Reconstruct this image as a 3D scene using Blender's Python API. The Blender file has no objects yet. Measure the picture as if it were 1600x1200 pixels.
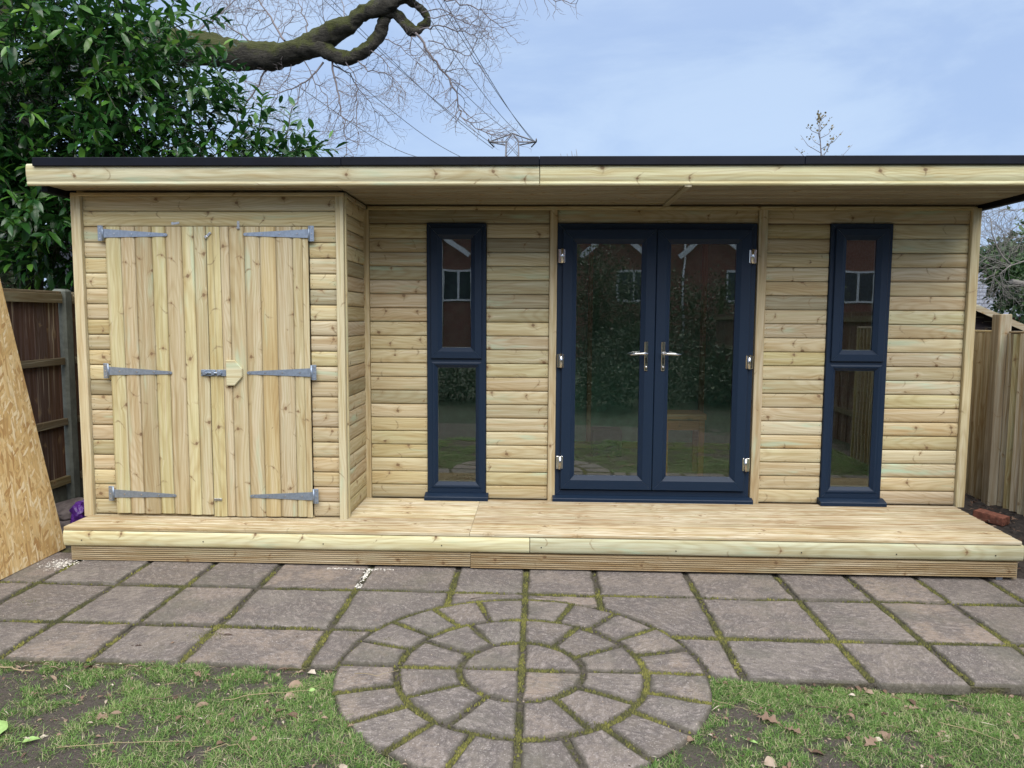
import bpy, math, random
import numpy as np
from mathutils import Vector, Matrix, Euler, noise as mnoise

rng = random.Random(7)
nrng = np.random.default_rng(11)
S = bpy.context.scene
COL = S.collection
PI = math.pi

# ------------------------------------------------------------------ camera
F, CD, CH = 1169.0, 5.6825, 1.401
YAW, PIT, ROL = -0.034955, -0.088992, 0.005754
fwd = Vector((math.sin(YAW) * math.cos(PIT), math.cos(YAW) * math.cos(PIT), math.sin(PIT)))
rgt0 = Vector((math.cos(YAW), -math.sin(YAW), 0))
up0 = rgt0.cross(fwd)
rgt = math.cos(ROL) * rgt0 + math.sin(ROL) * up0
upv = -math.sin(ROL) * rgt0 + math.cos(ROL) * up0
CAMP = Vector((0, -CD, CH))
cam_d = bpy.data.cameras.new('camera')
cam_d.sensor_width = 36
cam_d.lens = F / 1600 * 36
cam_d.clip_start = 0.05
cam_d.clip_end = 2000
cam = bpy.data.objects.new('camera', cam_d)
COL.objects.link(cam)
cam.matrix_world = Matrix(((rgt.x, upv.x, -fwd.x, CAMP.x), (rgt.y, upv.y, -fwd.y, CAMP.y), (rgt.z, upv.z, -fwd.z, CAMP.z), (0, 0, 0, 1)))
S.camera = cam


def at(px, py, y):
    """point of the place seen in direction (px, py) of the 1600 px photo at distance line y (used to read off coordinates)"""
    d = rgt * ((px - 800) / F) - upv * ((py - 600) / F) + fwd
    return CAMP + d * ((y - CAMP.y) / d.y)


# ------------------------------------------------------------------ exposure, world, sun
S.view_settings.view_transform = 'Standard'
S.view_settings.look = 'None'
S.view_settings.exposure = 1.35
S.view_settings.gamma = 1.0
S.view_settings.use_curve_mapping = False
S.render.film_transparent = False
cy = S.cycles if hasattr(S, 'cycles') else None
if cy:
    cy.max_bounces = 8
    cy.diffuse_bounces = 4
    cy.glossy_bounces = 4
    cy.transparent_max_bounces = 16
    cy.use_denoising = True
    cy.sample_clamp_indirect = 4

SUN_EL, SUN_AZ = math.radians(48), math.radians(12)     # azimuth: from straight behind the viewer towards the right
W = bpy.data.worlds.new('World')
S.world = W
W.use_nodes = True
wt = W.node_tree
wt.nodes.clear()


def mk(nt):
    def N(t, **kw):
        n = nt.nodes.new(t)
        for k, val in kw.items():
            if k.startswith('i_'):
                key = k[2:]
                key = int(key) if key.isdigit() else key.replace('_', ' ')
                if isinstance(val, bpy.types.NodeSocket):
                    nt.links.new(val, n.inputs[key])
                else:
                    n.inputs[key].default_value = val
            else:
                setattr(n, k, val)
        return n
    return N


def mathn(N, op, a, b=None, c=None, clamp=False):
    n = N('ShaderNodeMath', operation=op, use_clamp=clamp)
    for i, val in enumerate((a, b, c)):
        if val is None:
            continue
        if isinstance(val, bpy.types.NodeSocket):
            n.id_data.links.new(val, n.inputs[i])
        else:
            n.inputs[i].default_value = val
    return n.outputs[0]


def mixc(N, f, a, b, blend='MIX'):
    n = N('ShaderNodeMix', data_type='RGBA', blend_type=blend)
    L = n.id_data.links
    for sock, val in ((n.inputs[0], f), (n.inputs[6], a), (n.inputs[7], b)):
        if isinstance(val, bpy.types.NodeSocket):
            L.new(val, sock)
        elif isinstance(val, (int, float)):
            sock.default_value = val
        else:
            sock.default_value = (*val, 1) if len(val) == 3 else val
    return n.outputs[2]


def ramp(N, fac, stops, interp='LINEAR'):
    n = N('ShaderNodeValToRGB')
    n.color_ramp.interpolation = interp
    els = n.color_ramp.elements
    while len(els) < len(stops):
        els.new(0.5)
    for e, (p, c) in zip(els, stops):
        e.position = p
        e.color = (c, c, c, 1) if isinstance(c, (int, float)) else (*c, 1)
    n.id_data.links.new(fac, n.inputs[0])
    return n.outputs[0]


def maprange(N, v, a, b, c=0.0, d=1.0, smooth=False):
    n = N('ShaderNodeMapRange', clamp=True, interpolation_type='SMOOTHSTEP' if smooth else 'LINEAR')
    n.id_data.links.new(v, n.inputs[0])
    for i, x in enumerate((a, b, c, d)):
        n.inputs[i + 1].default_value = x
    return n.outputs[0]


N = mk(wt)
sky = N('ShaderNodeTexSky', sky_type='NISHITA', sun_disc=False, sun_elevation=SUN_EL, sun_rotation=PI - SUN_AZ,
        air_density=1.0, dust_density=1.5, ozone_density=1.5)
tc = N('ShaderNodeTexCoord')
sep = N('ShaderNodeSeparateXYZ', i_0=tc.outputs['Generated'])
zel = mathn(N, 'MAXIMUM', sep.outputs[2], 0.0)
mp = N('ShaderNodeMapping', i_Vector=tc.outputs['Generated'], i_Scale=(1.0, 1.0, 2.6), i_Rotation=(0.0, 0.35, 0.4))
n1 = N('ShaderNodeTexNoise', i_Vector=mp.outputs[0], i_Scale=2.9, i_Detail=8.0, i_Roughness=0.56, i_Distortion=0.45)
cl = maprange(N, n1.outputs[0], 0.40, 0.66, 0, 1, True)
el = maprange(N, zel, 0.30, 0.97, 0, 1, True)
# thin high cloud over the whole sky: blue grey low down, whiter and brighter overhead
veil_lo = mixc(N, cl, (1.66, 2.24, 3.36), (2.16, 2.74, 3.66))
veil = mixc(N, el, veil_lo, (6.0, 6.1, 6.2))
skyc = mixc(N, 0.9, sky.outputs[0], veil)
bg = N('ShaderNodeBackground', i_Color=skyc, i_Strength=0.1)
wo = N('ShaderNodeOutputWorld', i_Surface=bg.outputs[0])

sun_d = bpy.data.lights.new('sun', 'SUN')
sun_d.energy = 1.4
sun_d.angle = math.radians(55)
sun_d.color = (1.0, 0.965, 0.90)
sun = bpy.data.objects.new('sun', sun_d)
COL.objects.link(sun)
sdir = Vector((math.sin(SUN_AZ) * math.cos(SUN_EL), -math.cos(SUN_AZ) * math.cos(SUN_EL), math.sin(SUN_EL)))
sun.rotation_euler = (-sdir).to_track_quat('-Z', 'Y').to_euler()
sun.location = (2, -8, 12)

# ------------------------------------------------------------------ object helpers
WM = {}


def attach(o, parent, M):
    COL.objects.link(o)
    if parent is not None:
        o.parent = parent
        o.matrix_parent_inverse = WM[parent].inverted()
    o.matrix_basis = M
    WM[o] = M.copy()
    return o


def tag(o, label=None, cat=None, group=None, kind=None):
    if label: o['label'] = label
    if cat: o['category'] = cat
    if group: o['group'] = group
    if kind: o['kind'] = kind
    return o


def empty(name, loc, label=None, cat=None, group=None, kind=None, parent=None):
    o = bpy.data.objects.new(name, None)
    o.empty_display_size = 0.1
    attach(o, parent, Matrix.Translation(loc))
    return tag(o, label, cat, group, kind)


class MB:
    """collects vertices and faces of one mesh"""
    def __init__(self):
        self.v, self.f, self.sm = [], [], []

    def add(self, vs, fs, smooth=False):
        b = len(self.v)
        self.v += [tuple(x) for x in vs]
        for f in fs:
            self.f.append(tuple(b + i for i in f))
            self.sm.append(smooth)
        return self

    def box(self, x0, x1, y0, y1, z0, z1, M=None, bev=0.0):
        if bev:
            b = bev
            prof = [(x0 + b, y0), (x1 - b, y0), (x1, y0 + b), (x1, y1 - b), (x1 - b, y1), (x0 + b, y1), (x0, y1 - b), (x0, y0 + b)]
            vs, n = [], 8
            cx_, cy_ = (x0 + x1) / 2, (y0 + y1) / 2
            for z, k in ((z0, 1), (z0 + b, 0), (z1 - b, 0), (z1, 1)):
                for (px, py) in prof:
                    if k:
                        px += b * (1 if px < cx_ else -1) * .8
                        py += b * (1 if py < cy_ else -1) * .8
                    vs.append((px, py, z))
            fs = [tuple(range(n))[::-1], tuple(range(3 * n, 4 * n))]
            for r in range(3):
                for i in range(n):
                    j = (i + 1) % n
                    fs.append((r * n + i, r * n + j, (r + 1) * n + j, (r + 1) * n + i))
        else:
            vs = [(x, y, z) for z in (z0, z1) for (x, y) in ((x0, y0), (x1, y0), (x1, y1), (x0, y1))]
            fs = [(3, 2, 1, 0), (4, 5, 6, 7), (0, 1, 5, 4), (1, 2, 6, 5), (2, 3, 7, 6), (3, 0, 4, 7)]
        if M is not None:
            vs = [M @ Vector(p) for p in vs]
        return self.add(vs, fs)

    def tube(self, pts, radii, n=6, smooth=True, cap=True):
        pts = [Vector(p) for p in pts]
        if isinstance(radii, (int, float)):
            radii = [radii] * len(pts)
        vs, fs = [], []
        ref = None
        for i, p in enumerate(pts):
            t = (pts[min(i + 1, len(pts) - 1)] - pts[max(i - 1, 0)])
            t = t.normalized() if t.length > 1e-9 else Vector((0, 0, 1))
            if ref is None:
                ref = Vector((0, 0, 1)) if abs(t.z) < .9 else Vector((1, 0, 0))
            a = (ref - t * ref.dot(t))
            a = a.normalized() if a.length > 1e-6 else t.orthogonal().normalized()
            b = t.cross(a)
            ref = a
            for k in range(n):
                an = 2 * PI * k / n
                vs.append(p + (a * math.cos(an) + b * math.sin(an)) * radii[i])
        for i in range(len(pts) - 1):
            for k in range(n):
                j = (k + 1) % n
                fs.append((i * n + k, i * n + j, (i + 1) * n + j, (i + 1) * n + k))
        self.add(vs, fs, smooth)
        if cap:
            b = len(self.v) - len(vs)
            self.f.append(tuple(b + k for k in range(n))[::-1]); self.sm.append(False)
            self.f.append(tuple(b + (len(pts) - 1) * n + k for k in range(n))); self.sm.append(False)
        return self

    def mesh(self, name, mat):
        me = bpy.data.meshes.new(name)
        # faces turned outwards: judged by the enclosed volume
        if self.f:
            c = [sum(p[i] for p in self.v) / len(self.v) for i in range(3)]
            vol = 0.0
            for f in self.f:
                a = Vector(self.v[f[0]]) - Vector(c)
                for i in range(1, len(f) - 1):
                    vol += a.dot((Vector(self.v[f[i]]) - Vector(c)).cross(Vector(self.v[f[i + 1]]) - Vector(c)))
            if vol < 0:
                self.f = [tuple(reversed(f)) for f in self.f]
        me.from_pydata(self.v, [], self.f)
        me.polygons.foreach_set('use_smooth', self.sm)
        me.materials.append(mat)
        me.update()
        return me

    def build(self, name, mat, parent=None, M=None, recenter=True, **t):
        if M is None:
            M = Matrix.Identity(4)
            if recenter and self.v:
                a = np.array(self.v)
                c = Vector((a.min(0) + a.max(0)) / 2)
                if parent is None:
                    c.z = a[:, 2].min()
                self.v = [(p[0] - c.x, p[1] - c.y, p[2] - c.z) for p in self.v]
                M = Matrix.Translation(c)
        o = bpy.data.objects.new(name, self.mesh(name, mat))
        attach(o, parent, M)
        return tag(o, **t)


def np_mesh(name, verts, faces, mat, smooth=False):
    """big mesh from arrays (faces all with the same number of corners)"""
    me = bpy.data.meshes.new(name)
    nv, nf, k = len(verts), len(faces), faces.shape[1]
    me.vertices.add(nv)
    me.vertices.foreach_set('co', np.ascontiguousarray(verts, dtype=np.float32).ravel())
    me.loops.add(nf * k)
    me.loops.foreach_set('vertex_index', np.ascontiguousarray(faces, dtype=np.int32).ravel())
    me.polygons.add(nf)
    me.polygons.foreach_set('loop_start', np.arange(0, nf * k, k, dtype=np.int32))
    me.polygons.foreach_set('use_smooth', np.full(nf, smooth))
    me.update(calc_edges=True)
    me.materials.append(mat)
    return me


def set_attr(me, name, vals):
    a = me.attributes.new(name, 'FLOAT', 'POINT')
    a.data.foreach_set('value', np.ascontiguousarray(vals, dtype=np.float32))


# ------------------------------------------------------------------ materials
def new_mat(name):
    m = bpy.data.materials.new(name)
    m.use_nodes = True
    nt = m.node_tree
    nt.nodes.clear()
    return m, mk(nt)


def finish(N, bsdf):
    return N('ShaderNodeOutputMaterial', i_Surface=bsdf)


def bump(N, h, strength=.3, dist=.005):
    return N('ShaderNodeBump', i_Height=h, i_Strength=strength, i_Distance=dist).outputs[0]


def wood_mat(name, tones, knot=1.0, stain=.5, grain=1.0, rough=.68, knot_rate=.42, wet=0.0, salts=.58):
    """pine: local X runs along the board, Z across its width, -Y is the face"""
    m, N = new_mat(name)
    tc = N('ShaderNodeTexCoord')
    oi = N('ShaderNodeObjectInfo')
    rnd = oi.outputs['Random']
    sp = N('ShaderNodeSeparateXYZ', i_0=tc.outputs['Object'])
    x, y, z = sp.outputs
    r2 = mathn(N, 'FRACT', mathn(N, 'MULTIPLY', rnd, 17.31))
    r3 = mathn(N, 'FRACT', mathn(N, 'MULTIPLY', rnd, 91.7))
    xo = mathn(N, 'MULTIPLY_ADD', rnd, 61.0, x)
    zo = mathn(N, 'MULTIPLY_ADD', r2, 23.0, z)
    # knots
    kv = N('ShaderNodeCombineXYZ', i_0=mathn(N, 'MULTIPLY', xo, 3.4), i_1=mathn(N, 'MULTIPLY', zo, 9.0), i_2=r3)
    vo = N('ShaderNodeTexVoronoi', voronoi_dimensions='3D', feature='F1', i_Vector=kv.outputs[0], i_Scale=1.0, i_Randomness=.9)
    dv = N('ShaderNodeVectorMath', operation='SUBTRACT', i_0=kv.outputs[0], i_1=vo.outputs['Position'])
    ds = N('ShaderNodeSeparateXYZ', i_0=dv.outputs[0])
    dx = mathn(N, 'DIVIDE', ds.outputs[0], 3.4)
    dz = mathn(N, 'DIVIDE', ds.outputs[1], 9.0)
    vc = N('ShaderNodeSeparateColor', i_0=vo.outputs['Color'])
    has = mathn(N, 'GREATER_THAN', vc.outputs[0], 1 - knot_rate)
    size = mathn(N, 'MULTIPLY_ADD', vc.outputs[1], .0080, .0045)
    wob = N('ShaderNodeTexNoise', i_Vector=tc.outputs['Object'], i_Scale=60.0, i_Detail=2.0)
    rr = mathn(N, 'SQRT', mathn(N, 'ADD', mathn(N, 'MULTIPLY', mathn(N, 'MULTIPLY', dx, dx), .55), mathn(N, 'MULTIPLY', dz, dz)))
    rr = mathn(N, 'MULTIPLY_ADD', mathn(N, 'SUBTRACT', wob.outputs[0], .5), .006, rr)
    rel = mathn(N, 'DIVIDE', rr, size)
    core = mathn(N, 'MULTIPLY', maprange(N, rel, .55, 1.15, 1, 0, True), has)
    halo = mathn(N, 'MULTIPLY', maprange(N, rel, .9, 3.2, 1, 0, True), has)
    # smudge and curved streak where a branch was cut through
    side = mathn(N, 'SUBTRACT', mathn(N, 'MULTIPLY', mathn(N, 'GREATER_THAN', vc.outputs[2], .5), 2.0), 1.0)
    tilt = mathn(N, 'MULTIPLY', mathn(N, 'SUBTRACT', vc.outputs[1], .5), 1.5)
    wob2 = N('ShaderNodeTexNoise', i_Vector=tc.outputs['Object'], i_Scale=24.0, i_Detail=3.0)
    dxt = mathn(N, 'ADD', dx, mathn(N, 'MULTIPLY', dz, tilt))
    ch = mathn(N, 'SUBTRACT', dxt, mathn(N, 'MULTIPLY', mathn(N, 'MULTIPLY', mathn(N, 'MULTIPLY', dz, dz), side), 17.0))
    ch = mathn(N, 'MULTIPLY_ADD', mathn(N, 'SUBTRACT', wob2.outputs[0], .5), .030, ch)
    chm = maprange(N, mathn(N, 'ABSOLUTE', ch), .0005, mathn and .0095, 1, 0, True)
    chm = mathn(N, 'MULTIPLY', chm, maprange(N, mathn(N, 'ABSOLUTE', dz), .012, .052, 1, 0, True))
    chm = mathn(N, 'MULTIPLY', chm, maprange(N, wob.outputs[0], .35, .6, .25, 1))
    chm = mathn(N, 'MULTIPLY', chm, mathn(N, 'GREATER_THAN', vc.outputs[0], 1 - knot_rate * 1.3))
    # growth rings
    lv = N('ShaderNodeCombineXYZ', i_0=mathn(N, 'MULTIPLY', xo, 1.1), i_1=mathn(N, 'MULTIPLY', zo, 5.0), i_2=rnd)
    ln = N('ShaderNodeTexNoise', i_Vector=lv.outputs[0], i_Scale=1.0, i_Detail=2.0)
    bend = mathn(N, 'MULTIPLY', mathn(N, 'MULTIPLY', maprange(N, rel, .5, 5.5, 1, 0, True), has), mathn(N, 'MULTIPLY', dz, -.75))
    zc = mathn(N, 'MULTIPLY_ADD', mathn(N, 'SUBTRACT', r3, .5), .09, z)
    zc = mathn(N, 'ADD', zc, bend)
    zc = mathn(N, 'MULTIPLY_ADD', mathn(N, 'SUBTRACT', ln.outputs[0], .5), .05, zc)
    l2v = N('ShaderNodeCombineXYZ', i_0=mathn(N, 'MULTIPLY', xo, .8), i_1=r2)
    l2 = N('ShaderNodeTexNoise', i_Vector=l2v.outputs[0], i_Scale=1.0, i_Detail=1.0)
    dep = mathn(N, 'ADD', mathn(N, 'MULTIPLY', l2.outputs[0], .12), mathn(N, 'SUBTRACT', .02, y))
    R = mathn(N, 'SQRT', mathn(N, 'ADD', mathn(N, 'MULTIPLY', zc, zc), mathn(N, 'MULTIPLY', dep, dep)))
    ring = mathn(N, 'MULTIPLY_ADD', mathn(N, 'SINE', mathn(N, 'MULTIPLY', R, 900.0)), .5, .5)
    ring = mathn(N, 'POWER', ring, 2.2)
    fv = N('ShaderNodeCombineXYZ', i_0=mathn(N, 'MULTIPLY', xo, 5.0), i_1=mathn(N, 'MULTIPLY', zc, 320.0), i_2=mathn(N, 'MULTIPLY', y, 320.0))
    fn = N('ShaderNodeTexNoise', i_Vector=fv.outputs[0], i_Scale=1.0, i_Detail=3.0)
    bv = N('ShaderNodeCombineXYZ', i_0=mathn(N, 'MULTIPLY', xo, 1.3), i_1=mathn(N, 'MULTIPLY', zc, 42.0), i_2=mathn(N, 'MULTIPLY', y, 42.0))
    bn = N('ShaderNodeTexNoise', i_Vector=bv.outputs[0], i_Scale=1.0, i_Detail=2.0)
    # colour
    k = len(tones)
    base = ramp(N, rnd, [(i / k, c) for i, c in enumerate(tones)], 'CONSTANT')
    hsv = N('ShaderNodeHueSaturation', i_Color=base, i_Hue=mathn(N, 'MULTIPLY_ADD', r2, .016, .492), i_Saturation=mathn(N, 'MULTIPLY_ADD', r3, .25, .88), i_Value=mathn(N, 'MULTIPLY_ADD', r2, .22, .88))
    c = hsv.outputs[0]
    c = mixc(N, mathn(N, 'MULTIPLY', maprange(N, bn.outputs[0], .44, .66, 0, 1, True), .62 * grain), c, mixc(N, 1.0, c, (.76, .66, .52), 'MULTIPLY'))
    c = mixc(N, mathn(N, 'MULTIPLY', maprange(N, bn.outputs[0], .26, .44, 1, 0, True), .45 * grain), c, (.70, .63, .48))
    c = mixc(N, mathn(N, 'MULTIPLY', ring, .32 * grain), c, mixc(N, 1.0, c, (.68, .56, .42), 'MULTIPLY'))
    c = mixc(N, mathn(N, 'MULTIPLY', maprange(N, fn.outputs[0], .46, .68), .5 * grain), c, mixc(N, 1.0, c, (.66, .58, .48), 'MULTIPLY'))
    # broad warm and cool drifts along the board
    gv = N('ShaderNodeCombineXYZ', i_0=mathn(N, 'MULTIPLY', xo, 2.6), i_1=mathn(N, 'MULTIPLY', zo, 17.0), i_2=r2)
    gn = N('ShaderNodeTexNoise', i_Vector=gv.outputs[0], i_Scale=1.0, i_Detail=4.0, i_Roughness=.6)
    c = mixc(N, mathn(N, 'MULTIPLY', maprange(N, gn.outputs[0], .52, .70, 0, 1, True), .55 * grain), c, mixc(N, 1.0, c, (.92, .83, .74), 'MULTIPLY'))
    c = mixc(N, mathn(N, 'MULTIPLY', maprange(N, gn.outputs[0], .28, .46, 1, 0, True), .5 * grain), c, mixc(N, 1.0, c, (.86, .90, .80), 'MULTIPLY'))
    # green treatment salts left on the surface
    sv = N('ShaderNodeCombineXYZ', i_0=mathn(N, 'MULTIPLY', xo, 1.6), i_1=mathn(N, 'MULTIPLY', zo, 11.0), i_2=r3)
    sn = N('ShaderNodeTexNoise', i_Vector=sv.outputs[0], i_Scale=1.0, i_Detail=3.0, i_Roughness=.6)
    c = mixc(N, mathn(N, 'MULTIPLY', maprange(N, sn.outputs[0], salts, salts + .17, 0, 1, True), stain), c, (.46, .60, .44))
    if wet:
        wn = N('ShaderNodeTexNoise', i_Vector=tc.outputs['Object'], i_Scale=2.3, i_Detail=4.0)
        c = mixc(N, mathn(N, 'MULTIPLY', maprange(N, wn.outputs[0], .45, .7, 0, 1, True), wet), c, mixc(N, 1.0, c, (.72, .66, .58), 'MULTIPLY'))
    c = mixc(N, mathn(N, 'MULTIPLY', halo, .42 * knot), c, (.38, .26, .13))
    c = mixc(N, mathn(N, 'MULTIPLY', chm, .85 * knot), c, (.25, .175, .095))
    c = mixc(N, mathn(N, 'MULTIPLY', core, .85 * knot), c, (.19, .115, .06))
    h = mathn(N, 'ADD', mathn(N, 'MULTIPLY', ring, .35), fn.outputs[0])
    b = N('ShaderNodeBsdfPrincipled', i_Base_Color=c, i_Roughness=rough, i_Normal=bump(N, h, .25, .0015))
    b.inputs['Specular IOR Level'].default_value = .3
    finish(N, b.outputs[0])
    return m


CLAD = [(.60, .52, .335), (.585, .49, .325), (.615, .54, .345), (.55, .485, .29), (.595, .51, .325), (.575, .52, .325), (.61, .51, .335), (.57, .485, .315), (.62, .545, .355), (.60, .525, .34), (.585, .50, .32), (.61, .53, .34), (.42, .38, .245)]
M_clad = wood_mat('treated_pine_cladding', CLAD, stain=.6, knot_rate=.5)
M_plank = wood_mat('treated_pine_door_boards', [(.60, .52, .32), (.575, .485, .305), (.615, .555, .345), (.55, .48, .285), (.59, .50, .315), (.575, .525, .305), (.53, .46, .27)], stain=.5, knot_rate=.55)
M_trim = wood_mat('treated_pine_trim', [(.60, .52, .33), (.585, .495, .315), (.59, .52, .33), (.62, .545, .35)], stain=.4, knot_rate=.25)
M_fascia = wood_mat('treated_pine_fascia', [(.74, .715, .475), (.72, .695, .465)], stain=.6, knot_rate=.4)
M_cladmint = wood_mat('mint_stained_cladding', [(.60, .53, .37)], stain=.9, knot_rate=.4, salts=.54)
M_mint = wood_mat('green_tinged_pine', [(.60, .61, .43)], stain=.9, knot_rate=.4)
M_deck = wood_mat('decking_pine', [(.66, .60, .44), (.58, .515, .365), (.62, .565, .41), (.68, .625, .47), (.60, .535, .385)], stain=.18, grain=1.9, knot_rate=.2, wet=.4)
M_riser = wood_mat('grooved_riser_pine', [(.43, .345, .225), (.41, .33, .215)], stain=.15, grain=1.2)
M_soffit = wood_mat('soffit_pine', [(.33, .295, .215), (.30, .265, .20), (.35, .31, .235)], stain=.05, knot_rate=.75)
M_stud = wood_mat('stud_timber', [(.50, .40, .25), (.46, .36, .22)], stain=.1)
M_bench = wood_mat('orange_stained_timber', [(.75, .32, .09), (.70, .29, .08)], stain=0, knot=.5)
M_fence = wood_mat('weathered_fence_boards', [(.55, .49, .35), (.48, .425, .31), (.55, .495, .29), (.47, .43, .34), (.58, .51, .385)], stain=.3, grain=1.5, rough=.85, knot=.7)
M_fencebrown = wood_mat('brown_stained_fence', [(.15, .092, .078), (.135, .085, .072), (.165, .105, .08), (.12, .08, .07)], stain=0, grain=1.4, rough=.85, knot=.6)
M_rail = wood_mat('fence_rail', [(.20, .165, .10), (.18, .15, .09)], stain=.15, rough=.85)
M_post = wood_mat('grey_fence_post', [(.37, .325, .25), (.35, .31, .24)], stain=.2, grain=1.2, rough=.85)
M_darkwood = wood_mat('dark_brown_shed_wood', [(.035, .024, .026), (.03, .021, .024)], stain=0, rough=.7, knot=.4)


def plain(name, col, rough=.5, metal=0.0, spec=.5, nscale=0, namt=.0, bmp=0.0, col2=None):
    m, N = new_mat(name)
    b = N('ShaderNodeBsdfPrincipled', i_Roughness=rough, i_Metallic=metal)
    b.inputs['Specular IOR Level'].default_value = spec
    if nscale:
        tc = N('ShaderNodeTexCoord')
        n = N('ShaderNodeTexNoise', i_Vector=tc.outputs['Object'], i_Scale=nscale, i_Detail=6.0, i_Roughness=.6)
        c2 = col2 or tuple(c * (1 - namt) for c in col)
        N.__self__ if False else None
        c = mixc(N, maprange(N, n.outputs[0], .35, .65, 0, 1, True), col, c2)
        m.node_tree.links.new(c, b.inputs['Base Color'])
        if bmp:
            m.node_tree.links.new(bump(N, n.outputs[0], bmp, .01), b.inputs['Normal'])
    else:
        b.inputs['Base Color'].default_value = (*col, 1)
    finish(N, b.outputs[0])
    return m


M_frame = plain('anthracite_upvc', (.0100, .0232, .050), .45, spec=.28, nscale=220, namt=.12, bmp=.04)
M_gasket = plain('black_gasket', (.012, .013, .016), .6)
M_spacer = plain('pale_spacer_bar', (.55, .55, .53), .5)
M_chrome = plain('polished_chrome', (.80, .80, .80), .16, 1.0)
M_chromedark = plain('chrome_keyhole', (.05, .05, .05), .3, .8)
M_galv = plain('galvanised_steel', (.36, .43, .54), .45, .7, nscale=45, namt=.18, bmp=.05)
M_screw = plain('bright_screw_heads', (.66, .66, .66), .3, .9)
M_epdm = plain('black_rubber_roofing', (.0045, .006, .013), .55, spec=.2, nscale=6, namt=.3, bmp=.1)
M_dark = plain('dark_void', (.02, .018, .016), .9)
M_membrane = plain('green_breather_membrane', (.19, .42, .29), .5, nscale=9, namt=.25, bmp=.5)
M_floorin = plain('interior_chipboard_floor', (.60, .52, .41), .6, nscale=30, namt=.3, bmp=.1)
M_tarp = plain('green_grey_tarpaulin', (.06, .10, .085), .5, nscale=14, namt=.4)
M_purple = plain('purple_plastic_bag', (.13, .035, .30), .35, nscale=12, namt=.3)
M_rubble = plain('grey_pink_stone', (.24, .20, .195), .9, nscale=18, namt=.4, bmp=.5)
M_concrete = plain('old_concrete', (.155, .165, .14), .9, nscale=14, namt=.35, bmp=.3)
M_concpost = plain('mossy_concrete_post', (.17, .185, .165), .9, nscale=10, namt=.35, bmp=.25)
M_mortar = plain('white_mortar_crumbs', (.70, .67, .62), .9)
M_white = plain('white_painted_frames', (.78, .78, .78), .45)
M_winglass = plain('dark_house_window', (.03, .035, .045), .08)
M_steel = plain('pylon_steel', (.20, .20, .22), .6, .2)
M_insul = plain('brown_insulator', (.06, .04, .035), .4)
M_wire = plain('power_line_grey', (.22, .23, .26), .6)
M_slateroof = plain('dark_slate_roof', (.010, .012, .022), .75, nscale=8, namt=.3)
M_stick = plain('pale_dry_twig', (.36, .29, .17), .8)
M_stickdark = plain('dark_dry_twig', (.14, .10, .07), .85)
M_leafgreen = plain('pale_green_fallen_leaf', (.33, .52, .17), .5, nscale=30, namt=.2)
M_hedge2 = plain('conifer_foliage', (.028, .06, .022), .75)

# glass: sees through, mirrors a little
m, N = new_mat('double_glazing')
fr = N('ShaderNodeFresnel', i_IOR=1.5)
tcg = N('ShaderNodeTexCoord')
wn = N('ShaderNodeTexNoise', i_Vector=tcg.outputs['Object'], i_Scale=3.2, i_Detail=1.0)
gl = N('ShaderNodeBsdfGlossy', i_Roughness=.0, i_Color=(1, 1, 1, 1), i_Normal=bump(N, wn.outputs[0], .022, .02))
tr = N('ShaderNodeBsdfTransparent', i_Color=(.88, .93, .90, 1))
mx = N('ShaderNodeMixShader', i_0=mathn(N, 'MULTIPLY', fr.outputs[0], 3.6, clamp=True), i_1=tr.outputs[0], i_2=gl.outputs[0])
finish(N, mx.outputs[0])
M_glass = m

# paving stone
m, N = new_mat('riven_paving_stone')
tc = N('ShaderNodeTexCoord'); oi = N('ShaderNodeObjectInfo')
vo = N('ShaderNodeVectorMath', operation='ADD', i_0=tc.outputs['Object'], i_1=N('ShaderNodeCombineXYZ', i_0=mathn(N, 'MULTIPLY', oi.outputs['Random'], 40.0), i_1=oi.outputs['Random']).outputs[0]).outputs[0]
na = N('ShaderNodeTexNoise', i_Vector=vo, i_Scale=3.5, i_Detail=8.0, i_Roughness=.62)
nb = N('ShaderNodeTexNoise', i_Vector=vo, i_Scale=26.0, i_Detail=6.0, i_Roughness=.7)
nc = N('ShaderNodeTexNoise', i_Vector=vo, i_Scale=160.0, i_Detail=3.0)
mpv = N('ShaderNodeMapping', i_Vector=N('ShaderNodeVectorRotate', rotation_type='Z_AXIS', i_Vector=vo, i_Angle=mathn(N, 'MULTIPLY', oi.outputs['Random'], 9.0)).outputs[0], i_Scale=(24, 46, 24))
nd = N('ShaderNodeTexNoise', i_Vector=mpv.outputs[0], i_Scale=1.0, i_Detail=6.0, i_Roughness=.65, i_Distortion=.6)
c = ramp(N, oi.outputs['Random'], [(0, (.172, .148, .130)), (.25, (.238, .200, .176)), (.5, (.20, .180, .162)), (.7, (.295, .234, .19)), (.85, (.25, .207, .18)), (1, (.222, .20, .182))])
c = mixc(N, maprange(N, na.outputs[0], .42, .60, 0, .85, True), c, (.142, .124, .118))
c = mixc(N, mathn(N, 'MULTIPLY', maprange(N, na.outputs[0], .56, .72, 0, 1, True), .35), c, (.39, .315, .265))
c = mixc(N, mathn(N, 'MULTIPLY', maprange(N, nd.outputs[0], .47, .66, 0, 1, True), .65), c, (.35, .305, .285))
c = mixc(N, mathn(N, 'MULTIPLY', maprange(N, nb.outputs[0], .47, .68, 0, 1, True), .7), c, (.125, .108, .108))
c = mixc(N, mathn(N, 'MULTIPLY', maprange(N, nc.outputs[0], .58, .70), .6), c, (.56, .52, .50))
ng = N('ShaderNodeTexNoise', i_Vector=vo, i_Scale=1.9, i_Detail=5.0, i_Roughness=.6)
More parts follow.
